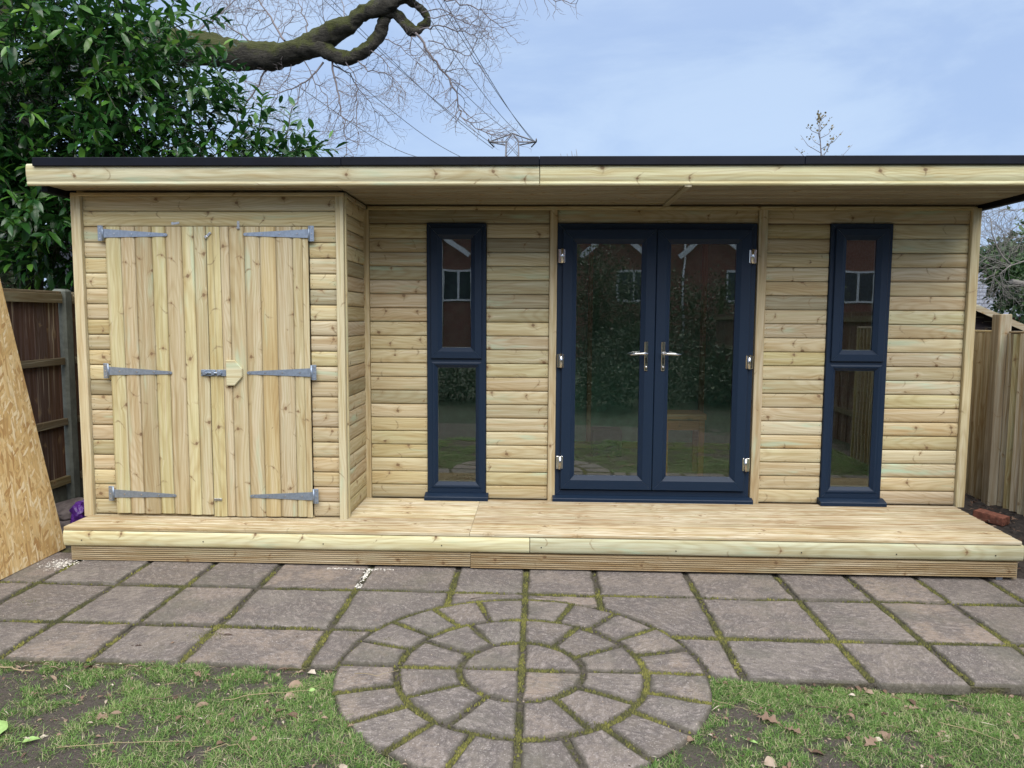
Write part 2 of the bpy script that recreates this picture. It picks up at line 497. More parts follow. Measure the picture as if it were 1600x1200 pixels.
c = mixc(N, mathn(N, 'MULTIPLY', maprange(N, ng.outputs[0], .50, .68, 0, 1, True), .5), c, (.15, .145, .115))
ea = N('ShaderNodeAttribute', attribute_name='edge')
c = mixc(N, mathn(N, 'MULTIPLY', maprange(N, mathn(N, 'MULTIPLY_ADD', ea.outputs['Fac'], .34, mathn(N, 'MULTIPLY_ADD', nb.outputs[0], .5, mathn(N, 'MULTIPLY', na.outputs[0], .5))), .62, .86, 0, 1, True), .75), c, (.085, .078, .058))
ne = N('ShaderNodeTexNoise', i_Vector=vo, i_Scale=9.0, i_Detail=7.0, i_Roughness=.75)
c = mixc(N, mathn(N, 'MULTIPLY', maprange(N, ne.outputs[0], .60, .72, 0, 1, True), .6), c, (.115, .10, .05))
h = mathn(N, 'ADD', mathn(N, 'MULTIPLY', nd.outputs[0], 1.2), mathn(N, 'ADD', mathn(N, 'MULTIPLY', nb.outputs[0], .6), mathn(N, 'MULTIPLY', nc.outputs[0], .15)))
b = N('ShaderNodeBsdfPrincipled', i_Base_Color=c, i_Roughness=.82, i_Normal=bump(N, h, .75, .016))
b.inputs['Specular IOR Level'].default_value = .3
finish(N, b.outputs[0])
M_slab = m

# joint bed: dirt and moss
m, N = new_mat('mossy_joint_dirt')
tc = N('ShaderNodeTexCoord')
na = N('ShaderNodeTexNoise', i_Vector=tc.outputs['Object'], i_Scale=4.5, i_Detail=6.0, i_Roughness=.7)
nb = N('ShaderNodeTexNoise', i_Vector=tc.outputs['Object'], i_Scale=90.0, i_Detail=4.0)
c = mixc(N, maprange(N, nb.outputs[0], .35, .65), (.040, .034, .026), (.105, .09, .07))
c = mixc(N, maprange(N, na.outputs[0], .47, .66, 0, .8, True), c, mixc(N, nb.outputs[0], (.055, .060, .016), (.15, .15, .035)))
b = N('ShaderNodeBsdfPrincipled', i_Base_Color=c, i_Roughness=.95, i_Normal=bump(N, nb.outputs[0], .9, .012))
finish(N, b.outputs[0])
M_joint = m

m, N = new_mat('moss')
at_ = N('ShaderNodeAttribute', attribute_name='tint')
c = ramp(N, at_.outputs['Fac'], [(0, (.045, .045, .02)), (.35, (.085, .085, .025)), (.6, (.14, .137, .030)), (.8, (.215, .205, .045)), (1, (.14, .11, .07))])
b = N('ShaderNodeBsdfPrincipled', i_Base_Color=c, i_Roughness=.95)
finish(N, b.outputs[0])
M_moss = m

m, N = new_mat('lawn_soil')
tc = N('ShaderNodeTexCoord')
na = N('ShaderNodeTexNoise', i_Vector=tc.outputs['Object'], i_Scale=3.0, i_Detail=8.0, i_Roughness=.65)
nb = N('ShaderNodeTexNoise', i_Vector=tc.outputs['Object'], i_Scale=70.0, i_Detail=6.0, i_Roughness=.7)
c = mixc(N, nb.outputs[0], (.055, .045, .039), (.21, .175, .15))
c = mixc(N, maprange(N, na.outputs[0], .50, .66, 0, .5, True), c, mixc(N, nb.outputs[0], (.05, .06, .028), (.13, .15, .07)))
b = N('ShaderNodeBsdfPrincipled', i_Base_Color=c, i_Roughness=.95, i_Normal=bump(N, nb.outputs[0], 1.0, .035))
finish(N, b.outputs[0])
M_soil = m

m, N = new_mat('garden_ground')
tc = N('ShaderNodeTexCoord')
na = N('ShaderNodeTexNoise', i_Vector=tc.outputs['Object'], i_Scale=1.2, i_Detail=8.0, i_Roughness=.7)
nb = N('ShaderNodeTexNoise', i_Vector=tc.outputs['Object'], i_Scale=40.0, i_Detail=6.0, i_Roughness=.7)
c = mixc(N, maprange(N, na.outputs[0], .35, .6), (.045, .038, .027), (.03, .045, .017))
c = mixc(N, mathn(N, 'MULTIPLY', nb.outputs[0], .6), c, (.03, .035, .02))
b = N('ShaderNodeBsdfPrincipled', i_Base_Color=c, i_Roughness=.95, i_Normal=bump(N, nb.outputs[0], .7, .03))
finish(N, b.outputs[0])
M_ground = m
M_darksoil = plain('dark_damp_soil', (.05, .04, .035), .95, nscale=22, bmp=.9, col2=(.016, .013, .012))


def blade_mat(name, stops, rough=.55, trans=.3, spec=.4, attr='tint'):
    m, N = new_mat(name)
    a = N('ShaderNodeAttribute', attribute_name=attr)
    c = ramp(N, a.outputs['Fac'], stops)
    b = N('ShaderNodeBsdfPrincipled', i_Base_Color=c, i_Roughness=rough)
    b.inputs['Specular IOR Level'].default_value = spec
    t = N('ShaderNodeBsdfTranslucent', i_Color=c)
    mx = N('ShaderNodeMixShader', i_0=trans, i_1=b.outputs[0], i_2=t.outputs[0])
    finish(N, mx.outputs[0])
    return m


M_grass = blade_mat('lawn_grass_blades', [(0, (.06, .13, .028)), (.45, (.15, .295, .062)), (.75, (.29, .45, .135)), (.86, (.42, .43, .21)), (1, (.56, .49, .34))])
M_litter = blade_mat('dead_leaves', [(0, (.07, .045, .035)), (.35, (.22, .14, .10)), (.7, (.38, .28, .21)), (1, (.62, .54, .45))], rough=.75, trans=.15, spec=.25)
M_laurel = blade_mat('laurel_leaves', [(0, (.014, .055, .016)), (.5, (.031, .108, .022)), (.85, (.085, .22, .032)), (1, (.17, .32, .05))], rough=.24, trans=.25, spec=.6)
M_ivy = blade_mat('ivy_leaves', [(0, (.025, .06, .022)), (.6, (.06, .125, .04)), (1, (.13, .20, .065))], rough=.45, trans=.2)
M_hedge = blade_mat('conifer_sprays', [(0, (.045, .062, .038)), (.6, (.085, .115, .065)), (1, (.16, .19, .11))], rough=.6, trans=.15)
M_budleaf = blade_mat('sparse_brown_leaves', [(0, (.16, .14, .07)), (1, (.36, .29, .15))], rough=.6)

# laurel: single leaves take their tint from the object
m, N = new_mat('laurel_leaf_single')
oi = N('ShaderNodeObjectInfo')
c = ramp(N, oi.outputs['Random'], [(0, (.018, .065, .018)), (.5, (.034, .115, .024)), (.85, (.09, .22, .034)), (1, (.17, .32, .05))])
b = N('ShaderNodeBsdfPrincipled', i_Base_Color=c, i_Roughness=.24)
t = N('ShaderNodeBsdfTranslucent', i_Color=c)
mx = N('ShaderNodeMixShader', i_0=.22, i_1=b.outputs[0], i_2=t.outputs[0])
finish(N, mx.outputs[0])
M_laurel1 = m

# bark with moss on the upper side
m, N = new_mat('mossy_oak_bark')
tc = N('ShaderNodeTexCoord'); ge = N('ShaderNodeNewGeometry')
mpb = N('ShaderNodeMapping', i_Vector=tc.outputs['Object'], i_Scale=(4, 13, 13))
na = N('ShaderNodeTexNoise', i_Vector=mpb.outputs[0], i_Scale=2.5, i_Detail=8.0, i_Roughness=.75, i_Distortion=.8)
nb = N('ShaderNodeTexNoise', i_Vector=tc.outputs['Object'], i_Scale=2.6, i_Detail=6.0, i_Roughness=.7)
c = mixc(N, maprange(N, na.outputs[0], .35, .65), (.016, .0145, .011), (.10, .09, .07))
gz = N('ShaderNodeSeparateXYZ', i_0=ge.outputs['Normal']).outputs[2]
mo = mathn(N, 'MULTIPLY', maprange(N, mathn(N, 'MULTIPLY_ADD', gz, .22, nb.outputs[0]), .44, .60, 0, 1, True), .9)
c = mixc(N, mo, c, mixc(N, na.outputs[0], (.03, .038, .009), (.115, .125, .028)))
b = N('ShaderNodeBsdfPrincipled', i_Base_Color=c, i_Roughness=.95, i_Normal=bump(N, na.outputs[0], 1.0, .06))
finish(N, b.outputs[0])
M_bark = m
M_twig = plain('grey_oak_twigs', (.19, .165, .17), .85)
M_palebark = plain('pale_grey_branches', (.19, .175, .16), .85)
M_stem = plain('laurel_stems', (.05, .055, .03), .8)

# OSB
m, N = new_mat('oriented_strand_board')
tc = N('ShaderNodeTexCoord')
layers = []
c = None
for i, (ang, sx, sy) in enumerate(((1.5, 13, 58), (1.0, 15, 66), (2.0, 13, 60), (.6, 17, 70), (1.45, 11, 76))):
    mpo = N('ShaderNodeMapping', vector_type='POINT', i_Vector=N('ShaderNodeVectorRotate', rotation_type='Z_AXIS', i_Vector=tc.outputs['Object'], i_Angle=-ang).outputs[0], i_Scale=(sx, sy, 1), i_Location=(i * 3.1, i * 1.7, 0))
    wv = N('ShaderNodeTexNoise', i_Vector=mpo.outputs[0], i_Scale=1.3, i_Detail=1.0)
    v = N('ShaderNodeTexVoronoi', voronoi_dimensions='2D', i_Vector=mixc(N, .12, mpo.outputs[0], wv.outputs['Color']), i_Scale=1.0, i_Randomness=1.0)
    vs = N('ShaderNodeSeparateColor', i_0=v.outputs['Color'])
    cc = ramp(N, vs.outputs[0], [(0, (.45, .26, .10)), (.2, (.61, .40, .165)), (.55, (.68, .47, .21)), (.85, (.75, .56, .29)), (1, (.86, .72, .48))])
    edge = maprange(N, v.outputs['Distance'], .35, .75, 1, .86)
    cc = mixc(N, 1.0, cc, N('ShaderNodeCombineColor', i_0=edge, i_1=edge, i_2=edge).outputs[0], 'MULTIPLY')
    c = cc if c is None else mixc(N, mathn(N, 'GREATER_THAN', vs.outputs[1], .58), c, cc)
    hv = vs.outputs[2] if i == 0 else mathn(N, 'ADD', hv, vs.outputs[2])
nf = N('ShaderNodeTexNoise', i_Vector=tc.outputs['Object'], i_Scale=34.0, i_Detail=5.0, i_Roughness=.7)
c = mixc(N, mathn(N, 'MULTIPLY', maprange(N, nf.outputs[0], .56, .70, 0, 1, True), .55), c, (.42, .25, .11))
b = N('ShaderNodeBsdfPrincipled', i_Base_Color=c, i_Roughness=.62, i_Normal=bump(N, hv, .25, .003))
finish(N, b.outputs[0])
M_osb = m

# red bricks (a loose one and far houses)
M_brick1 = plain('weathered_red_brick', (.26, .095, .06), .9, nscale=30, namt=.5, bmp=.6)
m, N = new_mat('far_red_brickwork')
tc = N('ShaderNodeTexCoord')
mpk = N('ShaderNodeMapping', i_Vector=tc.outputs['Object'], i_Rotation=(PI / 2, 0, 0))
bk = N('ShaderNodeTexBrick', i_Vector=mpk.outputs[0], i_Scale=1.0, i_Color1=(.26, .085, .06, 1), i_Color2=(.20, .07, .055, 1), i_Mortar=(.25, .2, .17, 1))
bk.inputs['Brick Width'].default_value = .225; bk.inputs['Row Height'].default_value = .075; bk.inputs['Mortar Size'].default_value = .008
b = N('ShaderNodeBsdfPrincipled', i_Base_Color=bk.outputs[0], i_Roughness=.9)
finish(N, b.outputs[0])
M_brickwall = m

# ------------------------------------------------------------------ noise helper for scattering
_lat = nrng.random((256, 256))


def vnoise(x, y, f):
    x = np.asarray(x) * f + 57.3; y = np.asarray(y) * f + 91.7
    xi = np.floor(x).astype(int); yi = np.floor(y).astype(int)
    fx = x - xi; fy = y - yi
    fx = fx * fx * (3 - 2 * fx); fy = fy * fy * (3 - 2 * fy)
    g = lambda a, b: _lat[a % 256, b % 256]
    return (g(xi, yi) * (1 - fx) + g(xi + 1, yi) * fx) * (1 - fy) + (g(xi, yi + 1) * (1 - fx) + g(xi + 1, yi + 1) * fx) * fy


def fbm(x, y, f, o=4):
    s, a, t = 0, 1.0, 0
    for i in range(o):
        s = s + a * vnoise(x, y, f * 2 ** i); t += a; a *= .5
    return s / t


# ================================================================== SETTING
def zpat(x):
    return -.236 - .0045 * (x + 3.1)


def zlawn(x, y):
    return zpat(x) - .022 - .030 * np.clip((np.asarray(x) - .95) / .7, 0, 1) + (fbm(x, y, 1.3, 3) - .5) * .03 + (fbm(x, y, 9, 2) - .5) * .014


# the ground: one big sheet, rough near the garden
gx = np.concatenate([np.linspace(-400, -12, 8), np.linspace(-10, 10, 41), np.linspace(12, 400, 8)])
gy = np.concatenate([np.linspace(-300, -26, 6), np.linspace(-24, 10, 35), np.linspace(12, 420, 8)])
GX, GY = np.meshgrid(gx, gy)
GZ = -.315 + (fbm(GX, GY, .6, 2) - .5) * .05
nxg, nyg = len(gx), len(gy)
I = np.arange((nxg) * (nyg)).reshape(nyg, nxg)
fq = np.stack([I[:-1, :-1], I[:-1, 1:], I[1:, 1:], I[1:, :-1]], -1).reshape(-1, 4)
gm = np_mesh('ground', np.stack([GX, GY, GZ], -1).reshape(-1, 3), fq, M_ground, True)
g_o = bpy.data.objects.new('ground', gm)
attach(g_o, None, Matrix.Identity(4)); tag(g_o, 'bare earth and rough grass stretching away round the garden', 'ground', kind='structure')


def grid_sheet(name, x0, x1, y0, y1, step, zf, mat, **t):
    ax = np.arange(x0, x1 + step * .5, step); ay = np.arange(y0, y1 + step * .5, step)
    X, Y = np.meshgrid(ax, ay)
    Z = zf(X, Y)
    I = np.arange(X.size).reshape(X.shape)
    fq = np.stack([I[:-1, :-1], I[:-1, 1:], I[1:, 1:], I[1:, :-1]], -1).reshape(-1, 4)
    o = bpy.data.objects.new(name, np_mesh(name, np.stack([X, Y, Z], -1).reshape(-1, 3), fq, mat, True))
    attach(o, None, Matrix.Identity(4))
    return tag(o, **t)


grid_sheet('lawn', -3.9, 4.4, -6.0, -2.0, .05, zlawn, M_soil, label='worn muddy lawn in front of the paving', cat='lawn', kind='structure')
grid_sheet('soil_strip', 3.0, 4.2, -2.2, 3.4, .04, lambda x, y: -.085 + (fbm(x, y, 5, 3) - .5) * .05 - np.clip((-.35 - y) * .33, 0, .20), M_darksoil, label='dark soil strip between deck and right hand fence', cat='soil', kind='structure')
grid_sheet('side_passage', -4.0, -3.13, -2.4, 3.4, .06, lambda x, y: -.262 + (fbm(x, y, 5, 3) - .5) * .03, M_soil, label='shaded earth passage beside the shed end of the garden room', cat='soil', kind='structure')

# ---- patio
patio = empty('patio', (0, -1.6, -.25), 'old riven stone patio with mossy joints in front of the deck', 'patio', kind='structure')
CC = (-.066, -2.29); RC = .867
bed = MB()
for (x0, x1, y0, y1) in ((-3.5, 3.8, -2.325, -.2),):
    bed.add([(x0, y0, zpat(x0) - .013), (x1, y0, zpat(x1) - .013), (x1, y1, zpat(x1) - .013), (x0, y1, zpat(x0) - .013)], [(0, 1, 2, 3)])
    bed.add([(x0, y0, zpat(x0) - .013), (x1, y0, zpat(x1) - .013), (x1, y0, zpat(x1) - .09), (x0, y0, zpat(x0) - .09)], [(3, 2, 1, 0)])
bed.build('joint_bed', M_joint, patio, M=Matrix.Identity(4))


def inset(poly, d):
    out, n = [], len(poly)
    for i in range(n):
        a, b, c = Vector(poly[i - 1]), Vector(poly[i]), Vector(poly[(i + 1) % n])
        u = (b - a).normalized(); w = (c - b).normalized()
        n1_ = Vector((-u.y, u.x)); n2_ = Vector((-w.y, w.x))
        mm = (n1_ + n2_)
        if mm.length < 1e-6: mm = n1_
        mm = mm.normalized(); k = d / max(.4, mm.dot(n1_))
        out.append(tuple(b + mm * k))
    return out


def resample(poly, step):
    out = []
    for i in range(len(poly)):
        a, b = Vector(poly[i]), Vector(poly[(i + 1) % len(poly)])
        k = max(1, int((b - a).length / step))
        for j in range(k):
            out.append(tuple(a + (b - a) * (j / k)))
    return out


def slab(parent, poly, dz=0.0, step=.055, th=.042):
    """one stone from its outline (counter clockwise)"""
    p = resample(poly, step)
    cx_ = sum(q[0] for q in p) / len(p); cy_ = sum(q[1] for q in p) / len(p)
    j = [(q[0] + rng.uniform(-.005, .005), q[1] + rng.uniform(-.005, .005)) for q in p]
    # knock the corners off a little
    r0 = j
    r1 = inset(j, .005)
    r2 = inset(j, .014)
    r3 = inset(j, .036)
    tx, ty = rng.uniform(-.006, .006), rng.uniform(-.006, .006)
    zt = lambda q, e: zpat(q[0]) + dz + (q[0] - cx_) * tx + (q[1] - cy_) * ty - e
    n = len(j)
    vs = [(q[0], q[1], zt(q, th)) for q in r0] + [(q[0], q[1], zt(q, .007 + rng.uniform(0, .004))) for q in r0] + \
         [(q[0], q[1], zt(q, .002 + rng.uniform(0, .002))) for q in r1] + [(q[0], q[1], zt(q, rng.uniform(-.001, .001))) for q in r2] + [(q[0], q[1], zt(q, rng.uniform(-.0012, .001))) for q in r3]
    vs.append((cx_, cy_, zt((cx_, cy_), -.001)))
    fs = []
    for r in range(4):
        for i in range(n):
            k = (i + 1) % n
            fs.append((r * n + i, r * n + k, (r + 1) * n + k, (r + 1) * n + i))
    for i in range(n):
        fs.append((4 * n + i, 4 * n + (i + 1) % n, 5 * n))
    mb = MB()
    c = Vector((cx_, cy_, zpat(cx_)))
    mb.add([(v[0] - c.x, v[1] - c.y, v[2] - c.z) for v in vs], fs, True)
    o = mb.build('paving_slab', M_slab, parent, M=Matrix.Translation(c))
    set_attr(o.data, 'edge', [1.0] * (3 * n) + [.55] * n + [0.0] * (n + 1))
    return o


def circle_cut(poly):
    """outline of a rectangular stone cut away round the paving circle"""
    R = RC + .014
    p = resample(poly, .02)
    ins = [math.hypot(q[0] - CC[0], q[1] - CC[1]) < R for q in p]
    if not any(ins): return [poly]
    if all(ins): return []
    n = len(p)
    runs, cur = [], []
    s = next(i for i in range(n) if ins[i - 1] and not ins[i])
    for i in range(n):
        q = (s + i) % n
        if not ins[q]:
            cur.append(p[q])
        elif cur:
            runs.append(cur); cur = []
    if cur: runs.append(cur)
    out = []
    for r in runs:
        if len(r) < 5: continue
        a0 = math.atan2(r[-1][1] - CC[1], r[-1][0] - CC[0]); a1 = math.atan2(r[0][1] - CC[1], r[0][0] - CC[0])
        d = (a1 - a0 + PI) % (2 * PI) - PI
        k = max(2, int(abs(d) * R / .05))
        arc = [(CC[0] + R * math.cos(a0 + d * i / k), CC[1] + R * math.sin(a0 + d * i / k)) for i in range(k + 1)]
        # simplify straight runs
        keep = [r[0]] + [r[i] for i in range(1, len(r) - 1) if abs((r[i][0] - r[i - 1][0]) * (r[i + 1][1] - r[i][1]) - (r[i][1] - r[i - 1][1]) * (r[i + 1][0] - r[i][0])) > 1e-6] + [r[-1]]
        out.append(keep + arc[1:-1])
    return out


cols = [-3.5, -3.06, -2.573, -2.134, -1.692, -1.089, -.512, -.066, .373, .966, 1.551, 2.003, 2.444, 2.898, 3.25, 3.62]
rows = [(-1.322, -.72), (-1.885, -1.322), (-2.312, -1.885)]
joints = []
for i in range(len(cols) - 1):
    for r, (y0, y1) in enumerate(rows):
        g0 = .0155
        x0, x1 = cols[i] + g0, cols[i + 1] - g0
        yy0, yy1 = y0 + (.0 if r == 2 else g0 * 1.1), y1 - g0 * 1.1
        tilt = rng.uniform(-.006, .006)
        # the last stones stand out a little further on the right
        ex = -.028 if (r == 2 and i in (10,)) else (-.012 if r == 2 and i >= 9 else 0)
        poly = [(x0, yy0 + ex + tilt), (x1, yy0 + ex - tilt), (x1, yy1), (x0, yy1)]
        for q in circle_cut(poly):
            ar = abs(sum(q[k - 1][0] * q[k][1] - q[k][0] * q[k - 1][1] for k in range(len(q)))) / 2
            if ar > .004:
                slab(patio, q, rng.uniform(-.003, .003))
    joints.append(((cols[i], -.93), (cols[i], -2.31)))
for y in (-1.322, -1.885):
    joints.append(((-3.4, y), (3.5, y)))

pc = empty('paving_circle', (CC[0], CC[1], zpat(0) - .01), 'round paving circle of wedge shaped stones set into patio edge and lawn', 'paving circle', kind='structure')
cb = MB()
k = 48
cb.add([(CC[0], CC[1], zpat(0) - .0115)] + [(CC[0] + .862 * math.cos(2 * PI * i / k), CC[1] + .862 * math.sin(2 * PI * i / k), zpat(0) - .0115) for i in range(k)] + [(CC[0] + .862 * math.cos(2 * PI * i / k), CC[1] + .862 * math.sin(2 * PI * i / k), zpat(0) - .09) for i in range(k)],
       [(0, 1 + i, 1 + (i + 1) % k) for i in range(k)] + [(1 + i, 1 + k + i, 1 + k + (i + 1) % k, 1 + (i + 1) % k) for i in range(k)])
cb.build('joint_bed', M_joint, pc, M=Matrix.Identity(4))
cj = []
for (ri, ro, n) in ((0.0, .293, 4), (.293, .583, 12), (.583, RC, 20)):
    gp = .0135
    for i in range(n):
        a0, a1 = 2 * PI * i / n, 2 * PI * (i + 1) / n
        r0, r1 = ri + (gp if ri else 0), ro - (gp if ro < RC else 0) + (rng.uniform(-.006, .006) if ro == RC else 0)
        ka = max(3, int((a1 - a0) * r1 / .07))
        outer = []
        d1 = gp / r1
        for q in range(ka + 1):
            a = a0 + d1 + (a1 - a0 - 2 * d1) * q / ka
            outer.append((CC[0] + r1 * math.cos(a), CC[1] + r1 * math.sin(a)))
        if ri:
            d0 = gp / r0
            inner = []
            kb = max(2, int((a1 - a0) * r0 / .07))
            for q in range(kb + 1):
                a = a1 - d0 - (a1 - a0 - 2 * d0) * q / kb
                inner.append((CC[0] + r0 * math.cos(a), CC[1] + r0 * math.sin(a)))
            poly = outer + inner
        else:
            am = (a0 + a1) / 2
            poly = outer + [(CC[0] + gp * 1.5 * math.cos(am), CC[1] + gp * 1.5 * math.sin(am))]
        slab(pc, poly, rng.uniform(-.003, .003) , step=.09)
        cj.append((ri, ro, a0))

# ---- moss tufts in the joints (uncountable)
pts = []
for (a, b) in joints:
    L = math.hypot(b[0] - a[0], b[1] - a[1])
    t = nrng.random(int(L * 900))
    px_ = a[0] + (b[0] - a[0]) * t; py_ = a[1] + (b[1] - a[1]) * t
    nx_, ny_ = -(b[1] - a[1]) / L, (b[0] - a[0]) / L
    w_ = nrng.normal(0, .0095, len(t))
    pts.append(np.stack([px_ + nx_ * w_, py_ + ny_ * w_], -1))
    blot = nrng.random((int(L * 60), 2))
P = np.concatenate(pts)
keep = (np.hypot(P[:, 0] - CC[0], P[:, 1] - CC[1]) > RC - .01) & (P[:, 1] > -2.33) & (nrng.random(len(P)) < np.clip((fbm(P[:, 0], P[:, 1], 3.2, 3) - .43) * 5 + (-P[:, 1] - 1.5) * .22, .03, 1))
P = P[keep]
Q = []
for R_ in (.293, .583, RC + .006):
    n = int(2 * PI * R_ * 900)
    a = nrng.random(n) * 2 * PI; rr = R_ + nrng.normal(0, .0085, n)
    q = np.stack([CC[0] + rr * np.cos(a), CC[1] + rr * np.sin(a)], -1)
    if R_ > .8: q = q[q[:, 1] > -2.32]
    Q.append(q)
for (ri, ro, a0) in cj:
    n = int((ro - ri) * 900)
    rr = ri + (ro - ri) * nrng.random(n); w_ = nrng.normal(0, .007, n)
    Q.append(np.stack([CC[0] + rr * math.cos(a0) - w_ * math.sin(a0), CC[1] + rr * math.sin(a0) + w_ * math.cos(a0)], -1))
Q = np.concatenate(Q)
Q = Q[nrng.random(len(Q)) < np.clip((fbm(Q[:, 0], Q[:, 1], 4.6, 3) - .40) * 5, .05, 1)]
# a few patches creeping over the stones
for (bx, by, br, nb_) in ((-1.70, -2.02, .075, 420), (-1.66, -1.90, .05, 200), (-.95, -1.95, .03, 80), (.98, -1.9, .05, 140), (1.35, -1.35, .05, 120), (-.45, -2.6, .05, 160), (.15, -1.85, .05, 150), (1.9, -1.9, .04, 100), (2.2, -1.9, .04, 100), (-2.9, -1.62, .06, 160), (-3.1, -1.45, .06, 160), (-.75, -2.0, .035, 100), (-.8, -2.1, .03, 90), (-.35, -2.15, .03, 80), (.25, -2.75, .03, 80)):
    Q = np.concatenate([Q, nrng.normal(0, br * .5, (nb_, 2)) * np.array([1.3, .8]) + np.array([bx, by])])
P = np.concatenate([P, Q])
nP = len(P)
rad = nrng.uniform(.0025, .0075, nP); hh = rad * nrng.uniform(.6, 1.2, nP)
ang = nrng.random(nP) * PI
ks = 5
ring_ = np.stack([np.cos(np.arange(ks) * 2 * PI / ks), np.sin(np.arange(ks) * 2 * PI / ks)], -1)
vv = np.zeros((nP, ks + 1, 3))
zb = zpat(P[:, 0]) - .010 + np.where(np.abs(nrng.normal(0, 1, nP)) > 0, 0, 0)
vv[:, :ks, 0] = P[:, 0, None] + ring_[None, :, 0] * rad[:, None]
vv[:, :ks, 1] = P[:, 1, None] + ring_[None, :, 1] * rad[:, None]
vv[:, :ks, 2] = zb[:, None]
vv[:, ks, 0] = P[:, 0]; vv[:, ks, 1] = P[:, 1]; vv[:, ks, 2] = zb + .006 + hh
base_i = np.arange(nP)[:, None, None] * (ks + 1)
ff = (base_i + np.array([[i, (i + 1) % ks, ks] for i in range(ks)])[None]).reshape(-1, 3)
me = np_mesh('joint_moss', vv.reshape(-1, 3), ff, M_moss, True)
tint = np.clip(-.16 + .95 * fbm(P[:, 0], P[:, 1], 9, 3) + nrng.normal(0, .18, nP), 0, 1)
set_attr(me, 'tint', np.repeat(tint, ks + 1))
o = bpy.data.objects.new('joint_moss', me); attach(o, None, Matrix.Identity(4))
tag(o, 'yellow green moss growing along the paving joints', 'moss', kind='stuff')

# ================================================================== BOARDS
def place(cx_, cy_, cz_, mode):
    """board frame: local X along, Z across, -Y the face"""
    R_ = {'H': Matrix.Identity(3), 'V': Euler((0, -PI / 2, 0)).to_matrix(), 'S': Euler((0, 0, PI / 2)).to_matrix(),
          'D': Euler((-PI / 2, 0, 0)).to_matrix(), 'U': Euler((PI / 2, 0, 0)).to_matrix(), 'W': Euler((0, 0, -PI / 2)).to_matrix()}[mode]
    M = R_.to_4x4(); M.translation = (cx_, cy_, cz_)
    return M


def sweep_board(L, prof, sharp=()):
    """profile: list of (z, y) closed, extruded along X, ends capped"""
    mb = MB()
    n = len(prof)
    e = min(.004, L / 8)
    xs_ = (-L / 2, -L / 2 + e, L / 2 - e, L / 2)
    mb.v = [(x, p[1], p[0]) for x in xs_ for p in prof]
    for i in range(n):
        j = (i + 1) % n
        for r in range(3):
            mb.f.append((r * n + i, r * n + j, (r + 1) * n + j, (r + 1) * n + i)); mb.sm.append(i not in sharp)
    mb.f.append(tuple(range(n))[::-1]); mb.sm.append(False)
    mb.f.append(tuple(range(3 * n, 4 * n))); mb.sm.append(False)
    return mb


def loglap(w, bulge=.0058, body=.016, k=10):
    """rounded log profile: starts bottom, ends top, then flat back"""
    pr = []
    for i in range(k + 1):
        t = -1 + 2 * i / k
        pr.append((t * (w / 2 - .0012), -(body + bulge * (1 - abs(t) ** 3.4))))
    pr += [(w / 2 - .0012, 0), (-(w / 2 - .0012), 0)]
    return pr


def flat(w, th, b=.003):
    return [(-w / 2, -th + b), (-w / 2 + b, -th), (w / 2 - b, -th), (w / 2, -th + b), (w / 2, 0), (-w / 2, 0)]


def board(name, parent, L, prof, M, mat, allsharp=False, **t):
    n = len(prof)
    sharp = set(range(n)) if allsharp else {n - 3, n - 2, n - 1}
    return sweep_board(L, prof, sharp).build(name, mat, parent, M=M, **t)


NAILS = {}


def hboard(parent, x0, x1, yb, z0, z1, mat=None, name='cladding_board', **t):
    jit = rng.uniform(-.0008, .0008)
    for xn in (x0 + rng.uniform(.014, .024), x1 - rng.uniform(.014, .024)):
        for zn in (.30, .68):
            NAILS.setdefault(parent, []).append((xn, yb - .0205, z0 + (z1 - z0) * zn + rng.uniform(-.006, .006)))
    return board(name, parent, x1 - x0 - .003, loglap(z1 - z0 - .0016), place((x0 + x1) / 2, yb + jit, (z0 + z1) / 2, 'H'), mat or M_clad, **t)


# ================================================================== GARDEN ROOM
room = empty('garden_room', (0, 1.0, 0), 'new pale timber clad garden room with flat roof, blue grey doors and attached store', 'garden room')
PITCH = .105
D1 = .615
BY = .026                       # back plane of the main cladding, faces come out to about y = 0
# main wall
wall = MB()
HOLES = [(-.846, -.398), (.135, 1.61), (2.151, 2.599)]
xs = [-1.31, -.846, -.398, .135, 1.61, 2.151, 2.599, 3.2]
for a, b in ((-1.31, -.846), (-.398, .135), (1.61, 2.151), (2.599, 3.2)):
    wall.box(a, b, BY + .001, .10, -.03, 2.24)
for a, b in HOLES:
    wall.box(a, b, BY + .001, .10, 2.103, 2.24)
    wall.box(a, b, BY + .001, .10, -.03, -.004)
mainwall = wall.build('front_wall', M_stud, room)
segs = [(-1.285, -.848), (-.396, .078), (1.688, 2.149), (2.601, 3.158)]
for (a, b) in segs:
    for k in range(20):
        mt = M_cladmint if (k, round(a, 2)) in ((2, 1.69), (5, 1.69), (9, -1.29), (12, -1.29), (14, -1.29), (11, -.4), (8, 2.6), (2, 2.6), (4, -.4)) else None
        hboard(mainwall, a, b, BY, k * PITCH - .003, (k + 1) * PITCH - .003, mt)
for (a, b) in ((-1.285, .078), (.136, 1.62), (1.688, 3.158)):
    hboard(mainwall, a, b, BY, 2.103, 2.208)
for (x, w, zz) in ((-1.312, .054, 2.2), (.107, .056, 2.2), (1.654, .066, 2.2), (3.191, .064, 2.21)):
    board('cover_strip', mainwall, zz + .01, flat(w, .030 if x < 3 else .036), place(x, .012, zz / 2 - .004, 'V'), M_trim, True)
board('top_batten', mainwall, 4.48, flat(.026, .024), place(.95, .004, 2.211, 'H'), M_trim, True)
# other walls of the building
sw = MB(); sw.box(3.14, 3.225, .101, 2.5, -.2, 2.3); sw.build('side_wall', M_clad, room, label=None)
